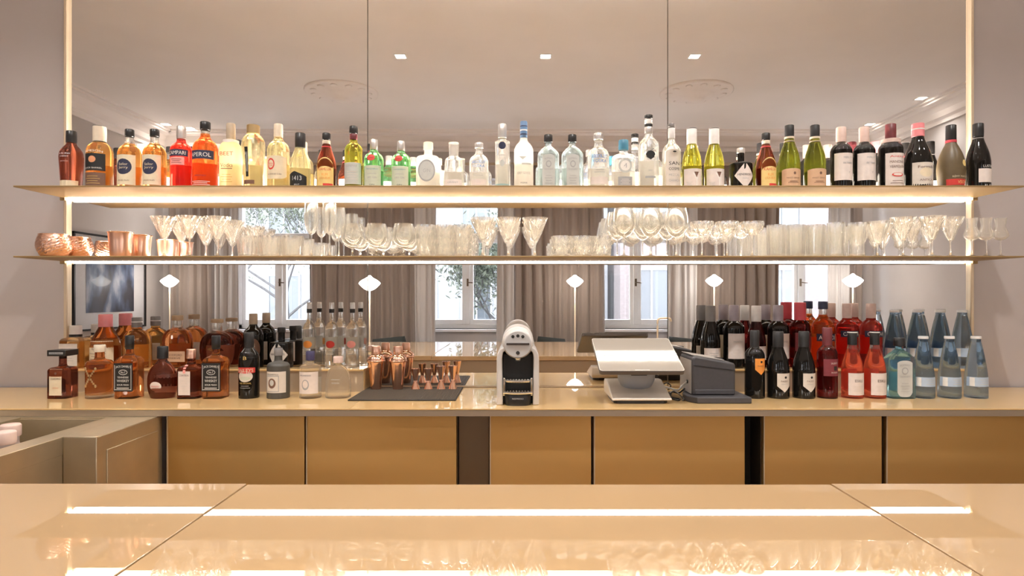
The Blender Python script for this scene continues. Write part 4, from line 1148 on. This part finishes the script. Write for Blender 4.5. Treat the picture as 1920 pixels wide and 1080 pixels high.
# ================================================================== GLASSES ON THE LOWER SHELF
YFRONT, YREAR = 2.745, 2.885
def cut(n, a, k):      # cut-crystal relief
    return lambda t, z, j: a * (abs(sin(n * t / 2 + k * z)) - abs(sin(n * t / 2 - k * z)))
def rib(n, a):
    return lambda t, z, j: a * cos(n * t)
def sub(pr, per=3):
    out = []
    for (a, b), (c, d) in zip(pr, pr[1:]):
        for k in range(per): out.append((a + (c - a) * k / per, b + (d - b) * k / per))
    return out + [pr[-1]]
def only_outer(mod, nout):
    return (lambda t, z, j: mod(t, z, j) if j < nout else 0) if mod else None

def stemmed(name, bowl, th, foot_r, stem_r, m, mod=None, seg=36, per=3):
    """bowl: outer profile from the stem upward"""
    root = thing(name, '', 'glass')
    hs = bowl[0][1]
    out = sub(bowl, per) if mod else spline(bowl, 4)
    inn = [(max(r - th, .0005), z + (th * 2.2 if i == 0 else 0)) for i, (r, z) in enumerate(out)][::-1]
    inn = [(max(r, .0005), max(z, hs + th * 2)) for r, z in inn]
    pr = [(.0005, hs)] + out + inn
    mesh_obj('bowl', *lathe(pr, seg, only_outer(mod, len(out))), m, root, not mod, angle=60)
    mesh_obj('stem', *lathe([(stem_r * 1.8, .008), (stem_r * 1.05, .018), (stem_r * .9, hs * .5), (stem_r, hs * .85), (max(stem_r * 1.3, bowl[0][0]), hs + .0005)], 16), m, root)
    mesh_obj('foot', *lathe([(.0005, 0), (foot_r, 0), (foot_r, .0015), (foot_r * .6, .0035), (stem_r * 1.8, .008), (.0005, .008)], 32), m, root, True, angle=60)
    return root
def tumbler(name, H, r0, r1, th, m, mod=None, seg=48, base=.012, mid=None):
    root = thing(name, '', 'glass')
    out = [(r0, .0)] + ([(mid[0], mid[1])] if mid else []) + [(r1, H)]
    out = sub(spline(out, 4) if mid else out, 2 if mid else 10)
    inn = [(r - th, max(z, base)) for r, z in out][::-1]
    pr = [(.0005, 0), (r0 * .9, 0)] + out[1:] + inn
    pr = [p for p in pr if True] 
    mesh_obj('wall', *lathe(pr, seg, only_outer(mod, len(out) + 1)), m, root, not mod, angle=70)
    mesh_obj('base', *lathe([(.0005, .001), (r0 * .86, .001), (r0 * .88, base * .9), (.0005, base)], 32), m, root, True, angle=50)
    return root
used = set()
def rows(root, pxs, desc, place, rear=True, dx_rear=0.0, stagger=0.0, group=None, rearpx=None):
    names = ['leftmost', 'second from left', 'third from left', 'fourth from left', 'fifth from left']
    n = len(pxs)
    for row, y in (('front', YFRONT), ('rear', YREAR)):
        if row == 'rear' and not rear: continue
        for i, px in enumerate(pxs):
            pos = ('middle one' if n == 3 and i == 1 else 'rightmost one' if i == n - 1 and n > 1 else names[i] + (' one' if i == 0 else '')) if n > 1 else ''
            label = '%s %s, %s row%s' % (desc, place, row, ', ' + pos if pos else '')
            loc = (X(px, YFRONT) + (dx_rear if row == 'rear' else 0), y + (stagger if i % 2 else 0), ZL)
            g = group or ('%ss on the lower shelf' % desc)
            if root.name not in used:
                used.add(root.name); root.location = loc; root['label'] = label; root['group'] = g
            else:
                clone(root, loc, label, g)
KS = F / YFRONT
HB = 480 + 4.6        # image height of the base of the front row
def hh(top): return (PY - top) / KS - (ZL - EYE)

# hammered copper mugs and copper cups
r = thing('copper_mug', '', 'mug')
def hammer(t, z, j): return (.016 * cos(13 * t + (j % 2) * pi) if 1 < j < 18 else 0)
H = hh(440)
pr = spline([(.040, 0), (.050, .004), (.064, H * .32), (.067, H * .55), (.062, H * .82), (.056, H)], 4)
mesh_obj('body', *lathe([(.0005, 0)] + pr + [(q - .002, z) for q, z in pr[::-1]][:-3] + [(.0005, .004)], 52, hammer), M_COPPERH, r, False)
mesh_obj('rim', *lathe([(.055, H - .003), (.0575, H - .002), (.0578, H + .001), (.0555, H + .002), (.054, H)], 40), M_COPPERP, r)
rows(r, [101], 'hammered round copper mug', 'at the left end of the glass shelf')
r = thing('copper_cup', '', 'cup')
H = hh(436)
pr = [(.040, 0), (.041, .002), (.049, H - .004), (.051, H), (.0485, H), (.039, .006)]
mesh_obj('body', *lathe([(.0005, 0)] + sub(pr, 3) + [(.0005, .005)], 40), M_COPPER, r, True, angle=40)
mesh_obj('rim', *lathe([(.050, H - .003), (.0525, H - .001), (.0525, H + .001), (.050, H + .002)], 40), M_COPPERP, r)
rows(r, [226], 'smooth copper cup', 'beside the hammered mugs')
# martini glasses
H = hh(407)
r = stemmed('martini_glass', [(.005, .075), (.012, .082), (.056, H)], .0018, .032, .0035, M_CRYSTAL, cut(10, .09, 45), 40, 5)
rows(r, [308, 360, 408], 'wide cut martini glass', 'right of the copper cups', stagger=-.02)
# low cut tumblers
r = tumbler('whisky_tumbler', hh(443), .042, .049, .003, M_CRYSTAL, rib(14, .03), 56)
rows(r, [466, 507, 548], 'low ribbed tumbler', 'left of the champagne flutes')
# flutes
H = hh(381)
r = stemmed('champagne_flute', [(.005, .098), (.018, .112), (.029, .15), (.031, .19), (.028, H)], .0014, .032, .0035, M_GLASS)
rows(r, [584, 618], 'tall champagne flute', 'behind the ribbed tumblers')
# snifters
H = hh(420)
r = stemmed('brandy_snifter', [(.006, .036), (.030, .048), (.047, .075), (.050, .092), (.046, .12), (.040, H)], .0014, .034, .0045, M_GLASS)
rows(r, [661, 706, 757], 'round brandy snifter', 'near the left mirror seam')
# cut highballs
r = tumbler('highball_glass', hh(422), .037, .041, .003, M_CRYSTAL, cut(9, .09, 45), 45)
rows(r, [798, 833, 867], 'tall cut-crystal highball', 'left of the shelf centre')
# cut v-glasses
H = hh(409)
r = stemmed('cocktail_glass', [(.006, .072), (.014, .080), (.057, H)], .002, .034, .0045, M_CRYSTAL, cut(12, .10, 50), 48, 5)
rows(r, [905, 953, 1003], 'flared cut cocktail glass', 'above the coffee machine', dx_rear=0)
# low tumblers
r = tumbler('whisky_tumbler', hh(443), .040, .044, .003, M_CRYSTAL, cut(9, .09, 45), 45)
rows(r, [1053, 1091, 1128], 'low cut tumbler', 'right of the cocktail glasses')
# large wine balloons
H = hh(391)
r = stemmed('wine_glass', [(.005, .085), (.026, .095), (.050, .125), (.055, .150), (.049, .185), (.042, H)], .0013, .036, .0035, M_GLASS)
rows(r, [1170, 1220, 1268], 'large balloon wine glass', 'near the right mirror seam', dx_rear=-.008)
# coupes
H = hh(416)
r = stemmed('coupe_glass', [(.006, .092), (.026, .100), (.042, .118), (.0495, .138), (.0505, H)], .0016, .034, .0035, M_CRYSTAL, cut(12, .07, 60), 48, 3)
rows(r, [1316, 1363, 1410], 'shallow cut coupe glass', 'right of the wine balloons')
# ribbed highballs
r = tumbler('highball_glass', hh(422), .036, .039, .0025, M_CRYSTAL, rib(13, .04), 65)
rows(r, [1455, 1492, 1529], 'tall fluted highball', 'right of the coupes')
# waisted glasses
r = tumbler('waisted_glass', hh(418), .034, .038, .002, M_GLASS, None, 40, .012, (.031, .055))
rows(r, [1568, 1607], 'waisted clear tumbler', 'right of the fluted highballs')
# small v glass and big martinis
H = hh(416)
r = stemmed('sherry_glass', [(.006, .055), (.020, .07), (.050, H)], .0016, .032, .0035, M_GLASS)
rows(r, [1645], 'plain flared cocktail glass', 'left of the three wide martini glasses')
H = hh(408)
r = stemmed('martini_glass', [(.005, .070), (.012, .078), (.052, H)], .0018, .034, .0035, M_CRYSTAL, cut(9, .07, 45), 36, 5)
rows(r, [1693, 1738, 1782], 'wide martini glass', 'near the right end of the shelf', stagger=-.035)
# grappa glasses
H = hh(409)
r = stemmed('grappa_glass', [(.005, .072), (.020, .078), (.031, .092), (.026, .112), (.0195, .135), (.024, H)], .0013, .028, .0032, M_GLASS)
rows(r, [1822, 1849, 1876], 'tulip-shaped grappa glass', 'at the right end of the shelf', rear=False)

# ================================================================== SHAKER MAT, SHAKERS, JIGGERS
mt = thing('bar_mat', 'black ribbed rubber bar mat under the copper shakers', 'mat', (X(753, 2.606), 2.79, COUNTER))
hwm = .227
MB().box(-hwm, hwm, -.184, .184, 0, .006).build('base', M_RUBBER, mt, False, .002)
nub = MB()
for i in range(62):
    for j in range(50):
        x = -hwm + .008 + i * (2 * hwm - .016) / 61; y = -.176 + j * .352 / 49
        n = len(nub.v); s = .0022
        nub.v += [(x - s, y - s, .006), (x + s, y - s, .006), (x + s, y + s, .006), (x - s, y + s, .006), (x - s * .6, y - s * .6, .0082), (x + s * .6, y - s * .6, .0082), (x + s * .6, y + s * .6, .0082), (x - s * .6, y + s * .6, .0082)]
        nub.f += [(n + 4, n + 5, n + 6, n + 7), (n, n + 1, n + 5, n + 4), (n + 1, n + 2, n + 6, n + 5), (n + 2, n + 3, n + 7, n + 6), (n + 3, n, n + 4, n + 7)]
o = mesh_obj('nubs', nub.v, nub.f, mat('rubber_nub', (.10, .075, .05), .45), mt, False); o['kind'] = 'stuff'
MT = COUNTER + .0082
def shaker(px, label):
    t = thing('cocktail_shaker', label, 'shaker', (X(px, 2.895), 2.895, MT), 0, 'copper cocktail shakers on the mat')
    mesh_obj('tin', *lathe(sub([(.0005, 0), (.022, 0), (.0235, .003), (.035, .10), (.039, .125), (.0395, .133)], 3), 40), M_COPPERP, t, True, angle=40)
    mesh_obj('strainer', *lathe(spline([(.0405, .129), (.041, .135), (.040, .142), (.034, .152), (.026, .158), (.0225, .162)], 3), 40), M_COPPERP, t, True, angle=40)
    mesh_obj('collar', *lathe([(.040, .126), (.0425, .128), (.0425, .133), (.040, .135)], 40), M_COPPERP, t)
    mesh_obj('cap', *lathe([(.021, .16), (.0215, .162), (.0205, .196), (.018, .2), (.0005, .2)], 32), M_COPPER, t, True, angle=40)
shaker(705, 'copper cocktail shaker on the mat, left one beside the tequila')
shaker(746, 'copper cocktail shaker on the mat, right one beside the jiggers')
def jigger(px, h, label):
    t = thing('jigger', label, 'jigger', (X(px, 2.895), 2.895, MT), 0, 'copper jiggers on the mat')
    w_ = h * .36
    mesh_obj('small_cup', *lathe([(.0005, w_ - .004), (.004, w_ - .004), (.0185, .0005), (.0195, .0), (.0205, .0005), (.0075, w_ + .002)], 28), M_COPPERP, t, True, angle=50)
    mesh_obj('large_cup', *lathe([(.0075, w_ + .002), (.0205, h - .001), (.0212, h), (.0198, h), (.006, w_ + .008), (.0005, w_ + .008)], 28), M_COPPERP, t, True, angle=50)
    mesh_obj('waist_ring', *lathe([(.0075, w_ - .001), (.0092, w_ + .001), (.0092, w_ + .003), (.0078, w_ + .005)], 24), M_COPPER, t)
jigger(779, .094, 'short copper jigger nearest the shakers')
jigger(803, .094, 'short copper jigger, second from the shakers')
jigger(827, .106, 'tall copper jigger, third from the shakers')
jigger(849, .108, 'tall copper jigger farthest from the shakers')

# ================================================================== COFFEE MACHINE
cx, cy = X(971, 2.49), 2.49
cm = thing('coffee_machine', 'silver capsule coffee machine with round head and black front', 'coffee machine', (cx, cy, COUNTER))
hw_ = .086
def ycyl(pr, n=40):      # profile (r, y) revolved about the y axis
    v, f = lathe(pr, n)
    return [(x, z, y) for x, y, z in v], [tuple(reversed(q)) for q in f]
for s in (-1, 1):
    pl = [(s * .060, .0), (s * hw_, .0), (s * hw_, .185), (s * .083, .207), (s * .072, .225), (s * .055, .235), (s * .050, .222), (s * .060, .212), (s * .064, .19)]
    o = MB().prism(pl, 'y', .02, .36).build('side_panel', M_PEARL, cm, False, .004, 3)
    fix_normals(o)
MB().box(-.062, .062, .10, .34, .03, .20).build('front_panel', M_BLACKPL, cm, False, .002)
zc = .247
o = mesh_obj('head', *ycyl([(.050, .012), (.056, .014), (.059, .020), (.060, .030), (.060, .10), (.066, .105), (.066, .20), (.062, .205), (.062, .25), (.068, .26), (.068, .345), (.06, .352), (.001, .352)]), M_PEARL, cm, True, angle=40)
o.location = (0, 0, zc); fix_normals(o)
o = mesh_obj('face_disc', *ycyl([(.001, .0), (.052, .0), (.0555, .003), (.0565, .008), (.0565, .014), (.001, .014)]), mat('face_silver', (.62, .61, .60), .3, metal=.3), cm, True, angle=40)
o.location = (0, 0, zc); fix_normals(o)
for (x, z, rb) in ((-.020, .031, .0065), (0, .034, .0065), (.020, .031, .0065), (0, -.034, .0075)):
    b = mesh_obj('button', *ycyl([(.001, -.003), (rb * .85, -.003), (rb, -.001), (rb, .002), (.001, .002)], 20), M_BLACKPL, o, True, angle=40)
    b.location = (x, 0, z)
MB().box(-.046, .046, -.008, .002, -.003, .006).build('lever_slot', mat('slot_brown', (.05, .035, .03), .4), o, False, .002)
mesh_obj('spout', *lathe([(.004, .176), (.011, .178), (.016, .195), (.016, .205), (.001, .205)], 20), M_CHROME, cm).location = (0, .035, 0)
def grate(nm, z, y0, y1):
    t = MB()
    k = 9
    arc = [(-.056 + .112 * i / 16, y0 + .018 * (1 - cos((i / 16 - .5) * pi)) ) for i in range(17)]
    t.add(tube([(x, y, z) for x, y in arc], .0055, 8))
    for i in range(k):
        x = -.048 + .096 * i / (k - 1)
        t.add(tube([(x, y0 + .01 + .3 * abs(x) , z), (x, y1, z)], .0032, 6))
    for j in range(3): t.add(tube([(-.054, y0 + .03 + j * .02, z - .002), (.054, y0 + .03 + j * .02, z - .002)], .0018, 6))
    t.build(nm, M_CHROME, cm, True)
grate('cup_grate', .098, -.0, .10)
grate('drip_grate', .052, -.01, .10)
m = MB()
for s in (-1, 1): MB().box(s * .055 - .004, s * .055 + .004, .005, .02, .04, .112).build('tray_support', M_CHROME, cm, False, .002)
v, f = loft([(0, .052, .052, 3, 0, .05), (.042, .056, .056, 3, 0, .05), (.046, .054, .054, 3, 0, .05)], 40)
tray = mesh_obj('drip_tray', v, f, M_BLACKPL, cm, True, angle=40)
decal(lambda u, z, off: (u, -.0085 - off, z), [('t', 'NESPRESSO', 0, .03, .045, .0055, 'silver')], 'lettering', tray)
MB().box(-.06, .06, .06, .34, 0, .03).build('base', M_BLACKPL, cm, False, .003)

# ================================================================== REGISTER, PRINTER, CABLES
ps = thing('register', 'tilted touchscreen register on a cream base', 'register', (.507, 2.53, COUNTER))
def rrect(hx, hy, r, n=5):
    out = []
    for (sx, sy, a0) in ((1, 1, 0), (-1, 1, 90), (-1, -1, 180), (1, -1, 270)):
        for i in range(n + 1):
            a = radians(a0 + 90 * i / n)
            out.append((sx * (hx - r) + r * cos(a), sy * (hy - r) + r * sin(a)))
    return out
foot = [(x, y + .115) for x, y in rrect(.112, .10, .03)]
MB().prism(foot, 'z', 0, .016).build('foot', M_BLACKPL, ps)
pl = [(0, .014), (.235, .014), (.25, .03), (.25, .062), (.24, .074), (.19, .076), (.10, .05), (.02, .026), (.0, .022)]
b = MB().prism(pl, 'x', -.122, .122).build('base', M_CREAMPL, ps, False, .008, 3); fix_normals(b)
v, f = loft([(.045, .050, .035, 2.3, 0, .13), (.06, .066, .05, 2.3, 0, .13), (.085, .078, .06, 2.3, 0, .13), (.125, .080, .062, 2.3, 0, .13), (.15, .075, .055, 2.5, 0, .13)], 36)
nk = mesh_obj('neck', v, f, M_GREYPL, ps, True, angle=50)
MB().box(-.034, .034, .062, .08, .108, .128).build('card_slot', M_BLACKPL, nk, False, .003)
a = math.atan2(.112, .285)
L_s = sqrt(.285 ** 2 + .112 ** 2)
scr = [(x, y) for x, y in rrect(.172, L_s / 2, .014)]
o = MB().prism(scr, 'z', -.018, 0).build('housing', mat('register_back', (.13, .11, .095), .4), ps, False, .003)
o.location = (-.004, .115, .194); o.rotation_euler = (a, 0, 0); fix_normals(o)
q = MB().prism([(x * .985, y * .98) for x, y in scr], 'z', .0, .0012).build('screen', mat('register_screen', (.42, .38, .33), .08, coat=1.0, coat_rough=.02), o); fix_normals(q)
bz = MB()
outer, inner = scr, [(x * .985, y * .98) for x, y in scr]
n = len(scr)
for i in range(n):
    j = (i + 1) % n
    k = len(bz.v)
    bz.v += [(*outer[i], .0015), (*outer[j], .0015), (*inner[j], .0015), (*inner[i], .0015)]
    bz.f.append((k, k + 1, k + 2, k + 3)); bz.m.append(0)
bz.build('bezel', mat('bezel_silver', (.70, .66, .60), .3, metal=.6), o)
MB().box(-.03, .03, -L_s / 2 + .004, -L_s / 2 + .008, .0016, .0022).build('maker_mark', paint((.75, .7, .65)), o)

pr_ = thing('receipt_printer', 'dark grey receipt printer on a flat stand beside the register', 'printer', (.82, 2.56, COUNTER))
pl = [(-.085, -.02), (.138, -.02), (.138, .17), (-.085, .20), (-.115, .10), (-.115, .03)]
MB().prism(pl, 'z', .0, .026).build('stand', M_DARKPL, pr_, False, .004)
body = [(-.09, .026), (.09, .026), (.09, .150), (.086, .160), (-.078, .189), (-.09, .180)]
o = MB().prism(body, 'y', .035, .23).build('body', M_DARKPL, pr_, False, .008, 3); fix_normals(o)
MB().prism([(-.088, .150), (.089, .128), (.089, .131), (-.088, .153)], 'y', .0335, .036).build('lid_seam', M_BLACKPL, pr_)
MB().box(-.08, .086, .031, .036, .030, .050).build('paper_door', M_DARKPL, pr_, False, .003)
MB().prism([(-.086, .191), (.05, .1685), (.05, .1715), (-.086, .194)], 'y', .06, .22).build('top_lid', paint((.42, .38, .34), .5), pr_)
MB().prism([(-.0925, .03), (-.0905, .03), (-.0905, .17), (-.0925, .17)], 'y', .05, .225).build('lit_side_face', paint((.46, .42, .38), .5), pr_)  # light falling on the left face, painted as a paler sheet
mesh_obj('port', *tube([(-.097, .10, .075), (-.0905, .10, .075)], .008, 10), M_BLACKPL, pr_)
MB().box(.035, .06, .10, .15, .168, .1745).build('feed_button', M_BLACKPL, pr_, False, .002)

def cable(pts, r, m, label):
    o = mesh_obj('power_cable', *tube(spline([(x, y, COUNTER + z) for x, y, z in pts], 5), r, 7), m, None, True)
    tag(o, label, 'cable', 'cables between register and printer')
cable([(.63, 2.70, .03), (.66, 2.66, .006), (.685, 2.63, .005), (.67, 2.60, .005), (.645, 2.62, .012), (.66, 2.66, .03), (.70, 2.70, .02), (.727, 2.70, .04)], .004, M_BLACKPL, 'thick black cable looped between register and printer')
cable([(.63, 2.74, .045), (.66, 2.70, .04), (.69, 2.68, .035), (.71, 2.69, .05), (.725, 2.66, .075)], .0045, paint((.6, .56, .5)), 'pale cable running from the register into the printer side')
cable([(.63, 2.72, .05), (.645, 2.69, .065), (.665, 2.70, .05), (.66, 2.73, .03), (.68, 2.75, .03), (.72, 2.77, .02)], .0028, M_BLACKPL, 'thin black cable curling up behind the register base')
cable([(.628, 2.66, .02), (.645, 2.64, .03), (.67, 2.655, .035), (.69, 2.645, .02), (.70, 2.62, .005), (.69, 2.60, .004)], .003, M_STEELD, 'thin grey cable drooping onto the counter before the printer')
